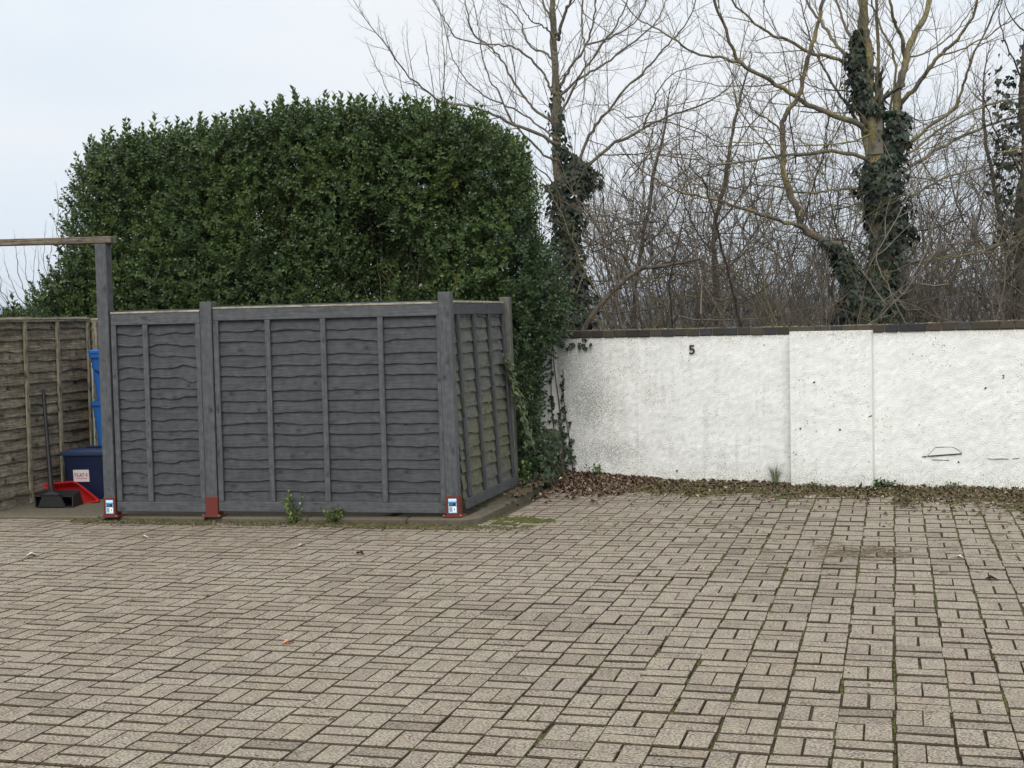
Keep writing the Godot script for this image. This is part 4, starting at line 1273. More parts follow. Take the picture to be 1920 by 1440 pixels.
func make_hedge() -> void:
	var hd := thing("hedge", "tall clipped dark green hedge standing behind the grey fence", "hedge")
	# stems inside
	var mb := MB.new()
	for i in 80:
		var u := R(-4.3, -0.2)
		var top := lut(u, HEDGE_TOP) - R(0.4, 0.9)
		var p := hedge_at(u, R(0.05, 0.75), 0.05)
		var pts := PackedVector3Array()
		var rad := PackedFloat32Array()
		var cs := PackedColorArray()
		var r0 := R(0.006, 0.017)
		var dr := Vector3(R(-0.15, 0.15), 1, R(-0.15, 0.1))
		for k in 9:
			pts.append(p); rad.append(r0 * (1.0 - 0.075 * k)); cs.append(Color(0.17, 0.135, 0.10) * R(0.7, 1.2))
			dr = (dr + Vector3(R(-0.15, 0.15), 0.2, R(-0.16, 0.12))).normalized()
			p += dr * top / 8.5
		mb.tube(pts, rad, 5, cs)
	# forked bare twigs that show in the gaps
	for q in HEDGE_HOLES:
		for i in 7:
			var p := hedge_at(q[0] + R(-0.2, 0.2), R(-0.18, 0.1), q[1] - 0.25 + R(-0.1, 0.1))
			var pts := PackedVector3Array()
			var rad := PackedFloat32Array()
			var cs := PackedColorArray()
			var dr := Vector3(R(-0.3, 0.3), 1, R(-0.3, 0.15))
			for k in 6:
				pts.append(p); rad.append(0.0042 * (1.0 - 0.12 * k)); cs.append(Color(0.22, 0.18, 0.13) * R(0.7, 1.2))
				dr = (dr + rdir() * 0.22).normalized()
				p += dr * 0.10
			mb.tube(pts, rad, 4, cs)
	part(hd, "stems", mb.mesh(), M.bark)
	var kinds := [sprig(6, 0.13, 0.044, 1.15), sprig(5, 0.10, 0.041, 1.25), sprig(7, 0.17, 0.046, 1.05), sprig(6, 0.11, 0.048, 1.3)]
	var xfs := [[], [], [], []]
	var cols := [[], [], [], []]
	var made := 0
	var tries := 0
	while made < 31000 and tries < 600000:
		tries += 1
		var u := R(-6.4, 0.45)
		var w := R(-0.55, 1.2)
		var y := R(0.15, 3.7)
		if u < -0.35 and y < 1.15: continue
		if w > 0.55 and rng.randf() < 0.35 and y < 3.0: continue
		var d := hedge_sdf(u, w, y)
		if u > -1.2 and u + 0.29 * maxf(w, 0.0) > 0.32: continue
		if d > 0.0 or d < -0.60: continue
		if d < -0.16 and rng.randf() < 0.55: continue
		var e := 0.05
		var g := Vector3(hedge_sdf(u + e, w, y) - d, hedge_sdf(u, w, y + e) - d, hedge_sdf(u, w + e, y) - d)
		var out := (HEDGE_D * g.x + Vector3.UP * g.y + Vector3(0.2779, 0, -0.9606) * g.z)
		out = out.normalized()
		var dir := (out * 0.9 + Vector3.UP * R(0.35, 0.9) + rdir() * 0.55).normalized()
		var k := rng.randi() % 4
		var tone := R(0.65, 1.25) * (1.0 + 0.35 * nz.get_noise_3d(u * 1.1, y * 1.1, w))
		var c := Color(0.068, 0.112, 0.037) * tone
		var young := ss(0.35, 0.75, nz.get_noise_3d(u * 1.6 + 9.0, y * 1.6, w) * 0.5 + 0.5 + R(-0.1, 0.12))
		c = c.lerp(Color(0.090, 0.142, 0.034), young * 0.6)
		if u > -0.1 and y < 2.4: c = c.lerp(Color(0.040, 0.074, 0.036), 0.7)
		if rng.randf() < 0.003: c = Color(0.14, 0.16, 0.03)
		c.a = 1.0
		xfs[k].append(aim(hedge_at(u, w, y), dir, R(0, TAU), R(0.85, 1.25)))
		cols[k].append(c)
		made += 1
	# new upright shoots that break the clipped top
	for i in 1900:
		var u := -6.2 + 6.15 * rng.randf()
		var w := R(-0.25, 0.8)
		var y := lut(u, HEDGE_TOP) - R(0.02, 0.12)
		var hgt := R(0.7, 1.3)
		if rng.randf() < 0.16: hgt = R(1.4, 2.0)
		var c := Color(0.088, 0.140, 0.034) * R(0.75, 1.25)
		c.a = 1.0
		xfs[2].append(aim(hedge_at(u, w, y), Vector3(R(-0.25, 0.25), 1, R(-0.2, 0.25)), R(0, TAU), hgt))
		cols[2].append(c)
	for k in 4: many(hd, "foliage", kinds[k], M.leaf, xfs[k], cols[k])

# ------------------------------------------------------------------ ivy
func make_ivy(leaf: Mesh) -> void:
	# shaded mass between the side panel and the wall
	var xfs := []
	var cols := []
	for i in 3600:
		var t := rng.randf()
		var y := 0.08 + 1.2 * t * t
		var u := R(-0.34, 0.14) if y < 0.5 else R(-0.34, -0.04)
		var w := R(-0.32, 0.25) + R(0, 0.2)
		if y > 0.5 and y < 0.95 and u > -0.05 and rng.randf() < 0.6: continue
		var p := hedge_at(u, w, y)
		xfs.append(ivy_xf(p, Vector3(R(-0.3, 0.6), 0.2, 1), R(0.030, 0.060)))
		var c := Color(0.027, 0.046, 0.019) * R(0.6, 1.5)
		if y < 0.4 and rng.randf() < 0.2: c = Color(0.06, 0.11, 0.03) * R(0.8, 1.2)
		c.a = 1.0
		cols.append(c)
	var a := thing("ivy", "dark ivy heaped between the green stained panel and the white wall", "ivy")
	many(a, "leaves", leaf, M.ivy, xfs, cols)
	var mb := MB.new()
	for i in 40:
		stem_into(mb, hedge_at(R(-0.3, 0.25), R(-0.2, 0.3), 0.03), Vector3(R(-0.5, 0.0), 1, R(-0.1, 0.1)), R(0.4, 0.8), 0.005, 8, 0.15, Color(0.11, 0.09, 0.065))
	part(a, "stems", mb.mesh(), M.bark)
	# pale ivy that comes round the back post and hangs on the side panel
	a = thing("ivy", "pale green ivy trailing over the back edge of the fence panel", "ivy")
	xfs = []
	cols = []
	var sx := frame(Vector3(-0.385, 0, -9.985), Vector3(0.262, 0, -0.965))
	mb = MB.new()
	var vine := [[1.30, 1.22, 0.07], [1.31, 1.10, 0.08], [1.38, 0.95, 0.10], [1.40, 0.80, 0.12], [1.45, 0.65, 0.13], [1.52, 0.52, 0.14], [1.58, 0.42, 0.15]]
	for k in vine.size() - 1:
		var p0: Vector3 = sx * Vector3(vine[k][0], vine[k][1], vine[k][2] - 0.02 - 0.05 * (vine[k][1] - 0.1))
		var p1: Vector3 = sx * Vector3(vine[k + 1][0], vine[k + 1][1], vine[k + 1][2] - 0.02 - 0.05 * (vine[k + 1][1] - 0.1))
		mb.tube(PackedVector3Array([p0, p1]), PackedFloat32Array([0.004, 0.004]), 5, PackedColorArray([Color(0.13, 0.11, 0.07), Color(0.13, 0.11, 0.07)]))
		for i in 26:
			var p := p0.lerp(p1, rng.randf()) + sx.basis * Vector3(R(-0.07, 0.09), R(-0.05, 0.05), R(-0.01, 0.04))
			xfs.append(ivy_xf(p, sx.basis * Vector3(0, 0, 1), R(0.035, 0.062)))
			var c := Color(0.075, 0.105, 0.038) * R(0.7, 1.4)
			c.a = 1.0
			cols.append(c)
	part(a, "stem", mb.mesh(), M.bark)
	many(a, "leaves", leaf, M.ivy, xfs, cols)
	# runner up the edge of the wall, and a few leaves under the coping
	a = thing("ivy", "thin ivy runner climbing the left edge of the white wall", "ivy")
	xfs = []
	cols = []
	mb = MB.new()
	for q in [[-2.115, 0.05, 1.27, 0.0], [-2.03, 0.05, 1.02, 1.0], [-2.16, 0.05, 1.2, 2.0]]:
		var pts := PackedVector3Array()
		var rad := PackedFloat32Array()
		var cs := PackedColorArray()
		for k in 12:
			var t := k / 11.0
			pts.append(wall_at(q[0] + 0.02 * sin(t * 5.0 + q[3]) - 0.05 * t, lerpf(q[1], q[2], t), 0.010)); rad.append(0.0065 - 0.003 * t); cs.append(Color(0.15, 0.125, 0.09))
		mb.tube(pts, rad, 5, cs)
		for i in 60:
			var t := pow(rng.randf(), 1.3) * (0.95 if q[3] > 0.5 else 0.5)
			var p := wall_at(q[0] + 0.02 * sin(t * 5.0 + q[3]) - 0.05 * t + R(-0.035, 0.045) * (1.0 - 0.6 * t), lerpf(q[1], q[2], t), R(0.012, 0.04))
			xfs.append(ivy_xf(p, WALL_D.cross(Vector3.UP), R(0.030, 0.058) * (1.0 - 0.35 * t)))
			var c := Color(0.030, 0.050, 0.026) * R(0.7, 1.3)
			c.a = 1.0
			cols.append(c)
	for i in 26:
		xfs.append(ivy_xf(wall_at(R(-2.12, -1.80), 1.27 + R(-0.05, 0.03), R(0.01, 0.03)), WALL_D.cross(Vector3.UP), R(0.028, 0.045)))
		cols.append(Color(0.03, 0.048, 0.026))
	part(a, "stem", mb.mesh(), M.bark)
	many(a, "leaves", leaf, M.ivy, xfs, cols)

# ------------------------------------------------------------------ trees
func stem_into(mb: MB, p: Vector3, dir: Vector3, ln: float, r0: float, segs: int, wander: float, col: Color, lift := 0.0, sides := 5) -> PackedVector3Array:
	var pts := PackedVector3Array()
	var rad := PackedFloat32Array()
	var cs := PackedColorArray()
	var d := dir.normalized()
	for k in segs + 1:
		var t := float(k) / segs
		pts.append(p); rad.append(r0 * (1.0 - 0.78 * t)); cs.append(col * (0.85 + 0.3 * rng.randf()))
		d = (d + rdir() * wander + Vector3.UP * lift).normalized()
		p += d * ln / segs
	mb.tube(pts, rad, sides, cs, false)
	return pts

func smooth(pts: Array, sub: int) -> PackedVector3Array:
	var o := PackedVector3Array()
	for i in pts.size() - 1:
		var a: Vector3 = pts[maxi(i - 1, 0)]
		var b: Vector3 = pts[i]
		var c: Vector3 = pts[i + 1]
		var d: Vector3 = pts[mini(i + 2, pts.size() - 1)]
		for k in sub: o.append(b.cubic_interpolate(c, a, d, float(k) / sub))
	o.append(pts[pts.size() - 1])
	return o

func bark_col(p: Vector3, bark: Color, lichen: Color, share: float) -> Color:
	var k := ss(0.62 - share, 0.82 - share, nz.get_noise_3d(p.x * 5.3, p.y * 5.3, p.z * 5.3) * 0.5 + 0.5 + 0.25 * nz.get_noise_3d(p.x * 14.0, p.y * 14.0, p.z * 14.0))
	return bark.lerp(lichen, k * 0.62) * (0.85 + 0.3 * rng.randf())

func twigs_on(mb: MB, pts: PackedVector3Array, level: int, ln: float, gap: float, r0: float, from: float, o: Dictionary) -> void:
	var total := 0.0
	for i in pts.size() - 1: total += pts[i].distance_to(pts[i + 1])
	var at := total * from + R(0, gap)
	var run := 0.0
	var side := R(0, TAU)
	for i in pts.size() - 1:
		var seg := pts[i].distance_to(pts[i + 1])
		var tan := (pts[i + 1] - pts[i]).normalized()
		while at < run + seg:
			var t := at / total
			var p := pts[i].lerp(pts[i + 1], (at - run) / seg)
			side += 2.4 + R(-0.6, 0.6)
			var x := tan.cross(Vector3(0.2, 0.3, 0.9)).normalized().rotated(tan, side)
			var ang := R(0.5, 0.95)
			var dir := tan * cos(ang) + x * sin(ang)
			dir.y += o.get("lift", 0.15)
			var l2 := ln * R(0.45, 1.15) * (1.0 - 0.55 * t)
			var rr := r0 * R(0.7, 1.1) * (1.0 - 0.35 * t)
			var col: Color = bark_col(p, o.bark, o.lichen, o.share * (1.0 if level < 2 else 0.5)) * (0.8 if level < 2 else 0.6)
			var segs := 6 if level == 1 else (4 if level == 2 else 3)
			var q := stem_into(mb, p, dir, l2, rr, segs, 0.16 if level == 1 else 0.22, col, 0.07 if level == 1 else 0.05, 4 if level == 1 else 3)
			if level < o.depth:
				twigs_on(mb, q, level + 1, l2 * (0.42 if level == 1 else 0.40), gap * (0.55 if level == 1 else 0.6), rr * 0.55, 0.12, o)
			at += gap * R(0.6, 1.5)
		run += seg

func tree(called: String, key: String, label: String, cat: String, o: Dictionary, group := "") -> Node3D:
	var rows: Array = LIMBS[key]
	var foot := Vector3(rows[0][2], rows[0][3], rows[0][4])
	var t := thing(called, label, cat, Transform3D.IDENTITY, group)
	for n in rows.size():
		var a: Array = rows[n]
		var pts := []
		for k in range(2, a.size(), 3): pts.append(Vector3(a[k], a[k + 1], a[k + 2]))
		if n == 0 or o.get("root_all", false):
			var p0: Vector3 = pts[0]
			var gy := terrain(p0.x, p0.z) - 0.1
			if p0.y > gy + 0.05: pts.push_front(Vector3(p0.x + (pts[0].x - pts[1].x) * 0.2, gy, p0.z))
		var sp := smooth(pts, 4)
		var rad := PackedFloat32Array()
		var cs := PackedColorArray()
		for k in sp.size():
			var f := float(k) / (sp.size() - 1)
			if k > 0 and k < sp.size() - 1: sp[k] += rdir() * 0.012
			rad.append(lerpf(a[0], a[1], pow(f, 0.8)) * R(0.88, 1.08) * (0.95 if n == 0 else 0.82))
			cs.append(bark_col(sp[k], o.bark, o.lichen, o.share))
		var mb := MB.new()
		mb.tube(sp, rad, 9 if n == 0 else 7, cs)
		part(t, "trunk" if n == 0 else "limb", mb.mesh(), M.bark)
	var tw := MB.new()
	for n in rows.size():
		var a: Array = rows[n]
		var pts := []
		for k in range(2, a.size(), 3): pts.append(Vector3(a[k], a[k + 1], a[k + 2]))
		var sp := smooth(pts, 3)
		var from: float = o.get("from0", 0.5) if n == 0 else o.get("from", 0.18)
		twigs_on(tw, sp, 1, o.len, o.gap, minf(a[1] * 0.9, o.r), from, o)
		# the tip carries on as a twig
		var d: Vector3 = (sp[sp.size() - 1] - sp[sp.size() - 2]).normalized()
		var q := stem_into(tw, sp[sp.size() - 1], d, o.len * 0.7, a[1], 5, 0.12, o.bark, 0.05, 4)
		twigs_on(tw, q, 2, o.len * 0.4, o.gap * 0.5, a[1] * 0.5, 0.0, o)
	part(t, "twigs", tw.mesh(), M.twig)
	return t

func ivy_on(t: Node3D, pts: Array, leaf: Mesh, dense := 1.7) -> void:    # rows of [x, y, z, radius, leaves]
	var xfs := []
	var cols := []
	for i in pts.size() - 1:
		var a: Array = pts[i]
		var b: Array = pts[i + 1]
		for k in int(a[4] * dense):
			var f := rng.randf()
			var c := Vector3(a[0], a[1], a[2]).lerp(Vector3(b[0], b[1], b[2]), f)
			var r := lerpf(a[3], b[3], f)
			var az := R(0, TAU)
			var o := Vector3(cos(az), R(-0.2, 0.3), sin(az))
			var rr := r * sqrt(R(0.25, 1.25)) * (1.0 + 0.75 * nz.get_noise_3d(c.x * 3.0 + o.x * 0.7, c.y * 3.2, c.z * 3.0 + o.z * 0.7))
			xfs.append(ivy_xf(c + Vector3(o.x, 0, o.z) * rr, o, R(0.032, 0.085)))
			var q := Color(0.019, 0.031, 0.017) * R(0.5, 1.5)
			if rng.randf() < 0.08: q = Color(0.055, 0.075, 0.03)
			q.a = 1.0
			cols.append(q)
	many(t, "ivy_leaves", leaf, M.ivy, xfs, cols)

func px(x: float, y: float, z: float) -> Array: return [x, y, z]

func make_trees(leaf: Mesh) -> void:
	var grey := Color(0.165, 0.150, 0.118)
	var dark := Color(0.105, 0.085, 0.066)
	var lich := Color(0.30, 0.26, 0.10)
	var t := tree("bare_tree", "slim", "slim bare tree with ivy clad trunk rising right behind the hedge", "tree", {"bark": grey, "lichen": Color(0.20, 0.18, 0.11), "share": 0.10, "len": 1.15, "gap": 0.15, "r": 0.009, "depth": 3, "from0": 0.45})
	ivy_on(t, slim_ivy(), leaf)
	t = tree("bare_tree", "broad", "broad many stemmed bare tree with lichen limbs behind the wall pier", "tree", {"bark": grey, "lichen": lich, "share": 0.20, "len": 1.2, "gap": 0.155, "r": 0.009, "depth": 3, "from0": 0.75})
	ivy_on(t, broad_ivy(), leaf)
	t = tree("bare_tree", "crooked", "crooked bare tree leaning left in front of the broad ivy clad one", "tree", {"bark": dark.lerp(grey, 0.4), "lichen": lich, "share": 0.16, "len": 1.0, "gap": 0.15, "r": 0.008, "depth": 3, "from0": 0.35})
	ivy_on(t, crooked_ivy(), leaf)
	t = tree("bare_tree", "edge", "ivy hung bare tree at the right edge behind the wall", "tree", {"bark": dark, "lichen": grey, "share": 0.1, "len": 0.9, "gap": 0.18, "r": 0.007, "depth": 3, "from0": 0.4})
	ivy_on(t, edge_ivy(), leaf, 0.75)
	tree("bare_sapling", "dark", "thin dark leaning stem standing alone behind the wall", "sapling", {"bark": Color(0.035, 0.026, 0.024), "lichen": dark, "share": 0.0, "len": 0.25, "gap": 0.6, "r": 0.003, "depth": 1, "from0": 0.6})
	tree("bare_shrub", "forked", "forked bare shrub bending right, beside the slim ivy clad tree", "shrub", {"bark": dark, "lichen": grey, "share": 0.15, "len": 0.8, "gap": 0.13, "r": 0.007, "depth": 3})
	tree("bare_shrub", "second", "upright bare shrub behind the dark leaning stem", "shrub", {"bark": dark, "lichen": grey, "share": 0.1, "len": 1.15, "gap": 0.14, "r": 0.007, "depth": 3, "from0": 0.2})
	tree("bare_shrub", "third", "grey bare shrub just right of the slim tree", "shrub", {"bark": dark, "lichen": grey, "share": 0.1, "len": 1.15, "gap": 0.14, "r": 0.007, "depth": 3, "from0": 0.2})
	tree("bare_shrub", "fourth", "tangled bare shrub between the broad tree and the right edge", "shrub", {"bark": dark, "lichen": grey, "share": 0.1, "len": 1.15, "gap": 0.14, "r": 0.007, "depth": 3, "from0": 0.2})
	tree("bare_shrub", "behindhedge", "fine upright bare shoots showing above the hedge top", "shrub", {"bark": grey * 0.8, "lichen": grey, "share": 0.1, "len": 0.45, "gap": 0.13, "r": 0.004, "depth": 2, "root_all": true})
	tree("bare_shrub", "lefttwigs", "bare twigs against the sky at the left edge, below the beam", "shrub", {"bark": grey * 0.8, "lichen": grey, "share": 0.1, "len": 0.4, "gap": 0.15, "r": 0.003, "depth": 2, "root_all": true})

# the thicket behind the wall: canes and brushwood nobody could count
func make_thicket() -> void:
	var kinds := []
	for v in 7:
		var mb := MB.new()
		var o := {"bark": Color(1.4, 1.4, 1.4), "lichen": Color(2.0, 2.0, 1.6), "share": 0.08, "depth": 3, "lift": 0.12}
		for i in 3:
			var q := stem_into(mb, Vector3(R(-0.15, 0.15), -0.1, R(-0.15, 0.15)), Vector3(R(-0.45, 0.45), 1, R(-0.45, 0.45)), R(0.8, 1.05), R(0.0026, 0.0045), 9, 0.26, Color.WHITE, 0.02, 4)
			twigs_on(mb, q, 1, 0.40, 0.055, 0.0019, 0.05, o)
		kinds.append(mb.mesh())
	var cane := []
	for v in 4:
		var mb := MB.new()
		for i in 5:
			stem_into(mb, Vector3(R(-0.2, 0.2), -0.1, R(-0.2, 0.2)), Vector3(R(-0.6, 0.6), 1, R(-0.4, 0.4)), R(0.8, 1.5), R(0.0026, 0.0042), 12, 0.20, Color.WHITE, -0.07, 3)
		cane.append(mb.mesh())
	var xfs := []
	var cols := []
	for k in 11:
		xfs.append([]); cols.append([])
	for i in 250:
		var z := R(-24.0, -15.4)
		if rng.randf() < 0.08: z = R(-15.4, -14.4)
		var x := R(0.3, 9.0) * (-z / 15.0)
		var hgt := R(1.7, 4.4) * (1.0 + 0.05 * (-z - 14.0))
		hgt *= 1.0 + 0.2 * nz.get_noise_2d(x * 0.6, z * 0.6)
		if x / -z < 0.09: hgt = minf(hgt, 2.9)
		var k := rng.randi() % 7
		var y := terrain(x, z)
		xfs[k].append(Transform3D(Basis(Vector3.UP, R(0, TAU)) * Basis.from_scale(Vector3.ONE * hgt), Vector3(x, y, z)))
		var c := Color(0.095, 0.078, 0.062).lerp(Color(0.20, 0.175, 0.14), rng.randf()) * R(0.7, 1.2)
		c.a = 1.0
		cols[k].append(c)
	for i in 460:
		var z := R(-18.0, -14.2)
		var x := R(0.4, 9.0) * (-z / 15.0)
		var k := 7 + rng.randi() % 4
		xfs[k].append(Transform3D(Basis(Vector3.UP, R(0, TAU)) * Basis.from_scale(Vector3(1.0, 0.85, 1.0) * R(0.9, 1.6)), Vector3(x, terrain(x, z), z)))
		var c := Color(0.10, 0.072, 0.055).lerp(Color(0.24, 0.20, 0.145), rng.randf()) * R(0.7, 1.2)
		c.a = 1.0
		cols[k].append(c)
	var th := Node3D.new()
	th.name = "thicket"
	add_child(th)
	tag(th, "dense brown winter thicket of brushwood and canes behind the white wall", "thicket", "", "stuff")
	for k in 7: many(th, "brushwood", kinds[k], M.twig, xfs[k], cols[k])
	# long bent twigs that lie across one another
	var bent := []
	for v in 8:
		var mb := MB.new()
		var o := {"bark": Color(1.35, 1.35, 1.35), "lichen": Color(2.0, 1.9, 1.3), "share": 0.1, "depth": 2, "lift": 0.1}
		var q := stem_into(mb, Vector3(-0.5, 0, 0), Vector3(1, R(-0.3, 0.5), R(-0.4, 0.4)), 1.15, R(0.003, 0.0055), 12, 0.25, Color.WHITE, R(-0.05, 0.05), 4)
		twigs_on(mb, q, 1, 0.32, 0.08, 0.0020, 0.1, o)
		bent.append(mb.mesh())
	for k in 8:
		var bx := []
		var bc := []
		for i in 190:
			var z := R(-19.5, -14.3)
			var x := R(0.6, 9.2) * (-z / 15.0)
			var y := 0.2 + 3.6 * pow(rng.randf(), 1.35)
			if x / -z < 0.09: y = minf(y, 2.6)
			var tilt := Basis(Vector3.UP, R(0, TAU)) * Basis(Vector3.BACK, R(-0.5, 1.3))
			bx.append(Transform3D(tilt * Basis.from_scale(Vector3.ONE * R(0.9, 2.0)), Vector3(x, y, z)))
			var c := Color(0.075, 0.060, 0.048).lerp(Color(0.23, 0.20, 0.15), rng.randf()) * R(0.7, 1.2)
			if rng.randf() < 0.12: c = Color(0.19, 0.165, 0.07)
			c.a = 1.0
			bc.append(c)
		many(th, "bent_twigs", bent[k], M.twig, bx, bc)
	for k in 4: many(th, "canes", cane[k], M.twig, xfs[7 + k], cols[7 + k])

# ------------------------------------------------------------------ weeds, litter
func weed(called: String, label: String, at: Vector3, h: float, spread: float, stems: int, leaf: float, col: Color, lean := Vector3.ZERO) -> void:
	var t := thing(called, label, "weed", Transform3D(Basis.IDENTITY, at), "weeds at the edge of the paving")
	var st := MB.new()
	var lf := MB.new()
	for i in stems:
		var d := Vector3(R(-1, 1) * spread, 1, R(-1, 1) * spread) + lean
		var pts := stem_into(st, Vector3(R(-0.3, 0.3) * spread * h, -0.03, R(-0.3, 0.3) * spread * h), d, h * R(0.6, 1.15), 0.0024, 5, 0.12, Color(0.11, 0.14, 0.05), 0.03, 4)
		for k in range(1, pts.size()):
			for q in 3:
				var dir := (rdir() + Vector3(0, 0.5, 0.25)).normalized()
				leaf_into(lf, pts[k] + rdir() * 0.006, dir, Vector3.UP, leaf * R(0.6, 1.2), leaf * R(0.5, 0.75), R(0.02, 0.2), col * R(0.7, 1.3))
	part(t, "stems", st.mesh(), M.litter)
	part(t, "leaves", lf.mesh(), M.leaf)

func grass_tuft(label: String, at: Vector3, h: float, n: int, col: Color) -> void:
	var t := thing("grass_tuft", label, "grass tuft", Transform3D(Basis.IDENTITY, at), "weeds at the edge of the paving")
	var mb := MB.new()
	for i in n:
		var az := R(0, TAU)
		var d := Vector3(cos(az), 0, sin(az))
		var p := d * R(0, 0.025)
		var ln := h * R(0.5, 1.2)
		var lean := R(0.1, 0.7)
		var x := d.cross(Vector3.UP) * 0.0022
		var prev := []
		for k in 5:
			var f := k / 4.0
			var q := p + Vector3.UP * ln * f * (1.0 - 0.25 * lean * f) + d * ln * lean * f * f
			var c := col * R(0.8, 1.2)
			var nn := (d * 0.5 + Vector3.UP * 0.4).normalized()
			var e := [mb.vert(q - x * (1.0 - f * 0.9), nn, Vector2.ZERO, c), mb.vert(q + x * (1.0 - f * 0.9), nn, Vector2.ZERO, c)]
			if prev: mb.quad(prev[0], prev[1], e[1], e[0])
			prev = e
	part(t, "blades", mb.mesh(), M.leaf)

func litter_width(s: float) -> float:
	return (1.0 + 0.38 * nz.get_noise_2d(s * 1.6, 3.0) + 0.25 * nz.get_noise_2d(s * 5.0, 9.0)) * lut(s, [[-2.6, 1.55], [-2.0, 1.25], [-1.4, 0.95], [-0.9, 0.95], [0.0, 1.0], [0.8, 1.05], [1.5, 1.45], [2.2, 1.8], [3.3, 2.1]])

func litter_depth(x: float, z: float) -> float:     # height of the drift of leaves and moss along the wall
	var q := Vector3(x, 0, z) - WALL_O
	var s := q.dot(WALL_D)
	var t := q.dot(WALL_D.cross(Vector3.UP)) / litter_width(s)
	var h := 0.034 * ss(1.0, 0.0, t) + 0.035 * ss(-1.2, -2.0, s) * ss(0.8, 0.0, t)
	return h - 0.014 + 0.016 * nz.get_noise_2d(x * 2.4, z * 2.4) + 0.010 * nz.get_noise_2d(x * 9.0, z * 9.0)

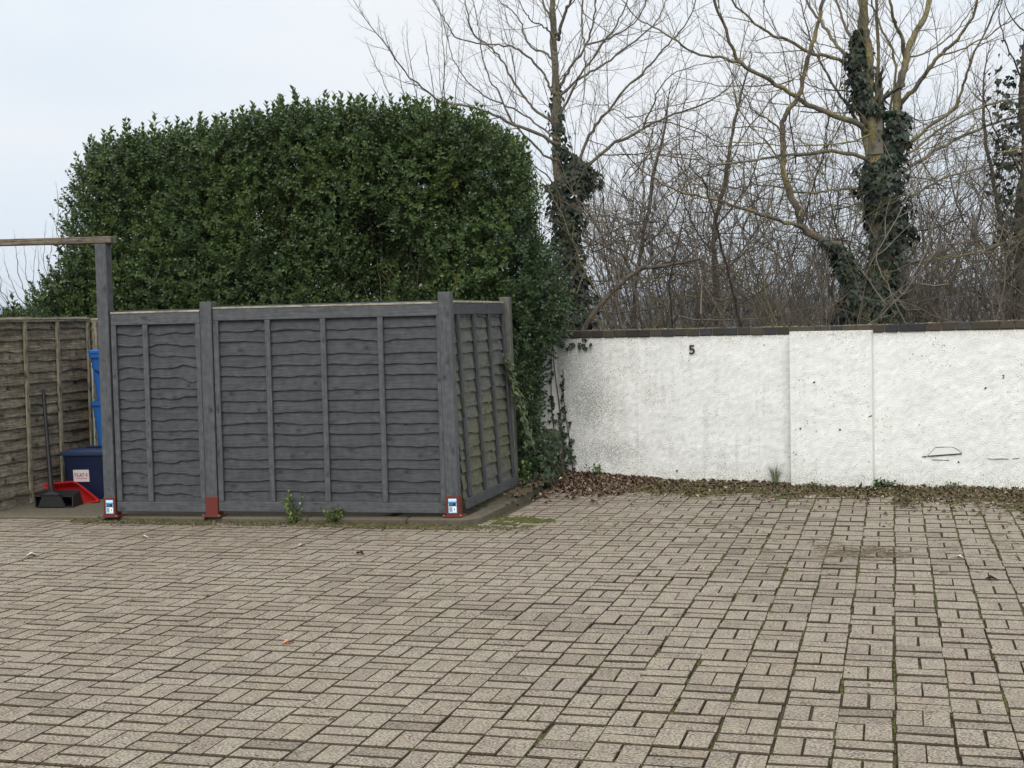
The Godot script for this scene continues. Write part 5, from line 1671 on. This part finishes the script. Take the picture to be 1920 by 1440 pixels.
func make_litter() -> void:
	var poly := []
	for q in [[-2.3, 0.0], [3.2, 0.0], [3.2, 2.2], [2.0, 1.9], [0.8, 1.3], [-0.9, 1.2], [-1.6, 1.6], [-2.3, 2.0]]:
		var p := wall_at(q[0], 0, q[1])
		poly.append([p.x, p.z])
	var sheet := part(self, "soil_drift", patch(poly, 0.035, litter_depth).mesh(), M.soil)
	tag(sheet, "mossy soil drifted along the foot of the white wall", "", "", "structure")
	# dead leaves
	var kinds := []
	for v in 3:
		var mb := MB.new()
		leaf_into(mb, Vector3(0, 0, -0.5), Vector3(0, 0.1, 1).normalized(), Vector3.UP, 1.0, 0.62 + 0.12 * v, 0.25 + 0.15 * v, Color.WHITE)
		kinds.append(mb.mesh())
	var xfs := [[], [], []]
	var cols := [[], [], []]
	for i in 15000:
		var s := R(-2.35, 3.2)
		if rng.randf() < 0.40: s = R(-2.5, -1.2)
		var t := pow(rng.randf(), 1.3) * 1.55 * litter_width(s)
		var p := wall_at(s, 0, t)
		if in_poly(Vector2(p.x, p.z), YARD) and (p.x < -0.3 or rng.randf() < 0.3): continue
		var y: float = maxf(litter_depth(p.x, p.z), 0.001)
		if in_poly(Vector2(p.x, p.z), YARD): y = bed_height(p.x, p.z)
		var sparse := ss(1.2, 0.2, t / litter_width(s)) + 0.3 * nz.get_noise_2d(p.x * 3.0, p.z * 3.0)
		if rng.randf() > sparse + 0.04: continue
		p.y = y + R(0.002, 0.016)
		var k := rng.randi() % 3
		var sz := R(0.018, 0.042)
		if s < -1.3: sz = R(0.026, 0.058)
		var b := Basis(Vector3.UP, R(0, TAU)) * Basis(Vector3.RIGHT, R(-0.5, 0.5)) * Basis(Vector3.BACK, R(-0.6, 0.6))
		xfs[k].append(Transform3D(b * Basis.from_scale(Vector3.ONE * sz), p))
		var c := Color(0.105, 0.062, 0.046).lerp(Color(0.16, 0.115, 0.072), rng.randf())
		if s > -1.2: c = c.lerp(Color(0.125, 0.10, 0.055), 0.6)
		if rng.randf() < 0.06: c = Color(0.34, 0.27, 0.19)
		c *= R(0.65, 1.25)
		c.a = 1.0
		cols[k].append(c)
	# a thin scatter over the rest of the bay and along the kerb
	for i in 1160:
		var p := Vector3(R(-4.5, 4.5), 0.004, R(-11.0, -4.0))
		if i < 900:
			p = Vector3(lerpf(-3.4, 0.1, rng.randf()), 0.004, 0)
			p.z = -10.50 + (p.x + 3.25) * 0.2688 + 0.02 + absf(R(-0.22, 0.22)) * R(0.1, 1.0)
		if in_poly(Vector2(p.x, p.z), YARD): continue
		if i >= 900 and rng.randf() > 0.35 + 0.5 * ss(-6.0, -10.0, p.z): continue
		var k := rng.randi() % 3
		var sz := R(0.008, 0.022)
		xfs[k].append(Transform3D(Basis(Vector3.UP, R(0, TAU)) * Basis.from_scale(Vector3(sz * R(0.3, 1.0), sz, sz * R(0.8, 1.8))), p))
		var c := Color(0.12, 0.09, 0.05).lerp(Color(0.34, 0.29, 0.21), rng.randf()) * R(0.6, 1.2)
		c.a = 1.0
		cols[k].append(c)
	var lt := Node3D.new()
	lt.name = "leaf_litter"
	add_child(lt)
	tag(lt, "brown dead leaves drifted along the wall and into its corner", "leaf litter", "", "stuff")
	for k in 3: many(lt, "leaves", kinds[k], M.litter, xfs[k], cols[k])
	# moss cushions: in the wide joints, along the kerb and on the drift
	var dm := MB.new()
	var rings := 3
	var prev := []
	for j in rings + 1:
		var a := PI * 0.5 * j / rings
		var row := []
		for k in 7:
			var b := TAU * k / 7.0 + j * 0.4
			var nn := Vector3(cos(b) * cos(a), sin(a), sin(b) * cos(a))
			row.append(dm.vert(nn * (0.85 + 0.3 * rng.randf()), nn))
		if prev:
			for k in 7: dm.quad(prev[k], prev[(k + 1) % 7], row[(k + 1) % 7], row[k])
		prev = row
	var mx := []
	var mc := []
	for i in 26000:
		var ci := rng.randi_range(-14, 16)
		var u := ci * CELL
		var v := R(-0.6, 38 * CELL)
		if rng.randf() < 0.22: u += CELL * 0.5
		var p := grid(u + R(-0.004, 0.004), v)
		if in_poly(Vector2(p.x, p.z), YARD): continue
		var open := ss(-11.0, -3.0, float(ci))
		var g := nz.get_noise_2d(p.x * 0.9 + 20.0, p.z * 0.9) + 0.7 * nz.get_noise_2d(p.x * 4.0, p.z * 4.0)
		if g < 0.22 - 0.45 * open * ss(-4.0, -10.5, p.z) - 0.12 * open: continue
		p.y = -0.0125
		var sz := R(0.005, 0.011)
		mx.append(Transform3D(Basis(Vector3.UP, R(0, TAU)) * Basis.from_scale(Vector3(sz, R(0.006, 0.014), sz)), p))
		var c := Color(0.066, 0.080, 0.016).lerp(Color(0.085, 0.074, 0.03), rng.randf()) * R(0.6, 1.3)
		c.a = 1.0
		mc.append(c)
	for i in 9000:
		var s := R(-2.2, 3.2)
		var t := R(0.02, 1.15) * litter_width(s)
		var p := wall_at(s, 0, t)
		if in_poly(Vector2(p.x, p.z), YARD): continue
		if s < -1.3 and rng.randf() < 0.8: continue
		var y := litter_depth(p.x, p.z)
		if y < -0.004 or nz.get_noise_2d(p.x * 2.0, p.z * 2.0 + 7.0) < R(-0.45, 0.2): continue
		p.y = y
		var sz := R(0.008, 0.020)
		mx.append(Transform3D(Basis(Vector3.UP, R(0, TAU)) * Basis.from_scale(Vector3(sz, sz * R(0.4, 1.0), sz)), p))
		var c := Color(0.065, 0.066, 0.018).lerp(Color(0.10, 0.082, 0.034), rng.randf()) * R(0.6, 1.4)
		if rng.randf() < 0.05: c = Color(0.07, 0.11, 0.015)
		c.a = 1.0
		mc.append(c)
	for i in 2600:
		var x := R(-3.5, -0.3)
		var p := Vector3(x, 0.0, -10.555 + (x + 3.25) * 0.272 + 0.01 + pow(rng.randf(), 2.0) * 0.13)
		if nz.get_noise_2d(p.x * 2.2, 4.0) + R(-0.3, 0.3) < -0.12: continue
		var sz := R(0.007, 0.020)
		mx.append(Transform3D(Basis.from_scale(Vector3(sz, sz * R(0.5, 1.2), sz)), p))
		var c := Color(0.060, 0.062, 0.020).lerp(Color(0.10, 0.082, 0.04), rng.randf()) * R(0.6, 1.4)
		c.a = 1.0
		mc.append(c)
	for i in 2200:   # moss and lichen on the coping
		var s := R(-2.1, 3.2)
		if nz.get_noise_2d(s * 3.0, 77.0) + R(-0.35, 0.35) < 0.0: continue
		var p := wall_at(s, 1.374 + 0.018 * ss(0.3, 2.2, s), R(-0.19, 0.012))
		var sz := R(0.004, 0.012)
		mx.append(Transform3D(Basis.from_scale(Vector3(sz, sz * R(0.3, 0.8), sz)), p))
		var c := Color(0.10, 0.10, 0.035).lerp(Color(0.24, 0.215, 0.14), rng.randf()) * R(0.6, 1.2)
		c.a = 1.0
		mc.append(c)
	for i in 1500:   # moss at the turn of the kerb
		var a := R(0, TAU)
		var q := sqrt(rng.randf())
		var p := Vector3(-0.12 + cos(a) * q * 0.42, 0.0, -9.95 + sin(a) * q * 0.30)
		if in_poly(Vector2(p.x, p.z), YARD) or nz.get_noise_2d(p.x * 4.0, p.z * 4.0) < R(-0.3, 0.25): continue
		var sz := R(0.008, 0.018)
		mx.append(Transform3D(Basis.from_scale(Vector3(sz, sz * 0.5, sz)), p))
		mc.append(Color(0.075, 0.08, 0.02) * R(0.7, 1.3))
	var mo := many(self, "moss", dm.mesh(), M.litter, mx, mc)
	tag(mo, "olive moss growing in the paver joints and by the wall", "moss", "", "stuff")
	# straw, twigs
	var tw := MB.new()
	for i in 620:
		var p := Vector3(R(-4, 5), 0.006, R(-11, -4.2))
		if i < 170:
			p = Vector3(2.12 + R(-0.38, 0.38) * R(0.3, 1), 0.006 + R(0, 0.012), -8.32 + R(-0.2, 0.2))
		elif i < 260: p = Vector3(1.2 + R(-0.7, 0.7), 0.006, -9.6 + R(-0.4, 0.4))
		elif rng.randf() < 0.3: p = Vector3(2.3 + R(-0.9, 0.9), 0.006, -8.3 + R(-0.7, 0.7))
		elif rng.randf() < 0.4: p = wall_at(R(-1.5, 3.0), 0.04, R(0.1, 1.3))
		if in_poly(Vector2(p.x, p.z), YARD): continue
		var az := R(0, TAU)
		stem_into(tw, p, Vector3(cos(az), 0.0, sin(az)), R(0.04, 0.16), R(0.0012, 0.0026), 4, 0.08, Color(0.16, 0.12, 0.075).lerp(Color(0.36, 0.31, 0.22), rng.randf() * 0.6), 0.0, 4)
	var to := part(self, "twig_litter", tw.mesh(), M.bark)
	tag(to, "thin twigs and straw lying on the pavers", "twigs", "", "stuff")
	# single things that lie on the paving
	var lf := [["orange dry leaf lying alone in the middle of the pavers", Vector3(-1.075, 0.006, -6.293), 0.062, Color(0.52, 0.24, 0.12)],
		["pale curled leaf on the pavers in front of the tall post", Vector3(-2.635, 0.006, -9.588), 0.07, Color(0.55, 0.50, 0.40)],
		["small pale leaf on the pavers below the middle post", Vector3(-1.441, 0.006, -9.081), 0.055, Color(0.56, 0.47, 0.38)],
		["blackened leaf curled on the pavers below the wide grey panel", Vector3(-1.006, 0.006, -8.71), 0.075, Color(0.02, 0.016, 0.014)],
		["dark leaf on the pavers at the right edge", Vector3(2.611, 0.006, -7.408), 0.075, Color(0.035, 0.026, 0.02)],
		["whitish leaf on the pavers in front of the wall at the right", Vector3(2.653, 0.006, -8.069), 0.06, Color(0.60, 0.55, 0.44)],
		["pale leaf lying flat on the pavers at the far left", Vector3(-3.19, 0.006, -8.903), 0.10, Color(0.50, 0.47, 0.43)],
		["yellowish round leaf on the brown leaves in the wall corner", Vector3(0.42, 0.085, -11.85), 0.075, Color(0.50, 0.44, 0.25)]]
	for q in lf:
		var mb := MB.new()
		leaf_into(mb, Vector3(0, 0, -0.5 * q[2]), Vector3(0, 0.12, 1).normalized(), Vector3.UP, q[2], q[2] * 0.6, 0.30, q[3])
		leaf_into(mb, Vector3(0, -0.0015, -0.5 * q[2]), Vector3(0, 0.12, 1).normalized(), Vector3.UP, q[2], q[2] * 0.58, 0.30, q[3])
		tag(part(self, "fallen_leaf", mb.mesh(), M.litter, Transform3D(Basis(Vector3.UP, R(0.9, 2.2)), q[1])), q[0], "leaf", "single leaves on the paving")

func make_weeds() -> void:
	var pale := Color(0.125, 0.175, 0.045)
	var mid := Color(0.065, 0.115, 0.03)
	weed("weed", "tall pale green weed growing from the kerb before the wide grey panel", Vector3(-1.64, 0.0, -10.10), 0.25, 0.5, 12, 0.036, pale)
	weed("weed", "low pale green weed beside the taller one at the wide grey panel", Vector3(-1.33, 0.045, -10.045), 0.13, 0.9, 9, 0.036, pale * 0.9)
	weed("weed", "green weed by the wall at the end of the leaf heap", wall_at(-1.76, 0.03, 0.06), 0.17, 0.6, 9, 0.036, mid)
	weed("weed", "dark green leafy weed clump at the foot of the pier corner", wall_at(0.80, 0.02, 0.09), 0.12, 1.3, 18, 0.036, mid * 0.75)
	weed("weed", "small bright weed under the broken plaster crack", wall_at(1.33, 0.02, 0.05), 0.10, 0.8, 8, 0.024, pale * 0.8)
	weed("weed", "low weed at the foot of the pier", wall_at(0.24, 0.02, 0.16), 0.07, 1.0, 7, 0.022, mid)
	weed("weed", "tiny weed at the left corner of the pier clump", wall_at(0.62, 0.02, 0.17), 0.055, 1.2, 7, 0.026, mid * 0.7)
	weed("weed", "leafy green weed at the foot of the ivy by the fence", Vector3(0.10, 0.09, -11.40), 0.30, 0.4, 6, 0.040, mid * 1.2)
	grass_tuft("tuft of green grass at the foot of the wall left of the pier", wall_at(-0.13, 0.02, 0.07), 0.20, 110, Color(0.085, 0.12, 0.035))

func slim_ivy() -> Array: return [[0.73, 1.23, -15.50, 0.24, 330], [0.71, 1.53, -15.50, 0.2, 300], [0.70, 1.96, -15.50, 0.22, 300], [0.66, 2.38, -15.50, 0.16, 240], [0.66, 2.68, -15.50, 0.2, 330], [0.74, 2.98, -15.50, 0.27, 420], [0.78, 3.25, -15.50, 0.2, 70], [0.61, 3.40, -15.50, 0.09, 60], [0.57, 3.67, -15.50, 0.09, 55], [0.57, 3.91, -15.50, 0.07, 16], [0.57, 4.18, -15.50, 0.06, 0]]
func broad_ivy() -> Array: return [[3.92, 1.16, -15.00, 0.4, 420], [3.92, 1.40, -15.00, 0.36, 420], [3.99, 1.63, -15.00, 0.3, 260], [4.08, 1.86, -15.00, 0.18, 150], [4.11, 2.09, -15.00, 0.19, 200], [4.19, 2.33, -15.00, 0.27, 300], [4.15, 2.56, -15.00, 0.22, 230], [4.10, 2.80, -15.00, 0.24, 300], [4.09, 3.03, -15.00, 0.22, 240], [4.20, 3.20, -15.00, 0.17, 220], [4.26, 3.43, -15.00, 0.15, 160], [4.27, 3.66, -15.00, 0.12, 60], [4.04, 3.66, -15.00, 0.1, 100], [3.95, 3.73, -15.00, 0.16, 160], [3.89, 3.90, -15.00, 0.15, 120], [3.86, 4.19, -15.00, 0.13, 110], [3.87, 4.36, -15.00, 0.12, 90], [3.88, 4.57, -15.00, 0.09, 0]]
func edge_ivy() -> Array: return [[5.91, 1.10, -15.60, 0.3, 60], [5.89, 1.72, -15.60, 0.25, 130], [5.84, 2.20, -15.60, 0.25, 150], [5.80, 2.57, -15.60, 0.28, 170], [5.84, 2.99, -15.60, 0.3, 160], [5.80, 3.30, -15.60, 0.3, 150], [5.81, 3.60, -15.60, 0.28, 110], [5.78, 3.84, -15.60, 0.25, 60], [5.75, 4.08, -15.60, 0.22, 30], [5.78, 4.32, -15.60, 0.2, 10], [5.78, 4.62, -15.60, 0.2, 0]]
func crooked_ivy() -> Array: return [[3.86, 1.17, -14.55, 0.16, 110], [3.73, 1.54, -14.55, 0.15, 130], [3.61, 1.94, -14.55, 0.14, 120], [3.53, 2.14, -14.55, 0.11, 50], [3.36, 2.26, -14.55, 0.08, 0]]

func _ready() -> void:
	rng.seed = 20240117
	nz.noise_type = FastNoiseLite.TYPE_SIMPLEX_SMOOTH
	nz.frequency = 1.0
	nz.fractal_octaves = 2
	nz.seed = 7
	# camera
	var cam := Camera3D.new()
	cam.name = "camera"
	cam.fov = 31.56
	cam.near = 0.1
	cam.far = 12000.0
	cam.transform = Transform3D(Basis(Vector3.RIGHT, -0.0473) * Basis(Vector3.BACK, -0.0233), EYE)
	add_child(cam)
	# sky and exposure
	var env := Environment.new()
	env.background_mode = Environment.BG_SKY
	env.sky = make_sky()
	env.tonemap_mode = Environment.TONE_MAPPER_LINEAR
	env.tonemap_exposure = 1.55
	env.background_energy_multiplier = 0.74
	env.sdfgi_enabled = true
	env.ssao_enabled = true
	env.ssil_enabled = true
	env.fog_enabled = true
	env.fog_density = 0.00022
	env.fog_light_color = Color(0.80, 0.87, 0.95)
	var we := WorldEnvironment.new()
	we.name = "world_environment"
	we.environment = env
	add_child(we)
	# veiled sun high behind the viewer
	var sun := DirectionalLight3D.new()
	sun.name = "sun"
	sun.light_energy = 0.48
	sun.light_angular_distance = 40.0
	sun.light_color = Color(1.0, 0.97, 0.93)
	sun.shadow_enabled = true
	add_child(sun)
	sun.look_at_from_position(Vector3.ZERO, Vector3(0.10, -0.75, -0.80))
	make_materials()
	# the setting
	make_ground()
	make_paving(cam)
	make_kerb()
	make_wall()
	make_fences()
	make_bins()
	# plants
	var leaf := ivy_leaf()
	make_hedge()
	make_ivy(leaf)
	make_trees(leaf)
	make_thicket()
	make_weeds()
	make_litter()
	cam.current = true
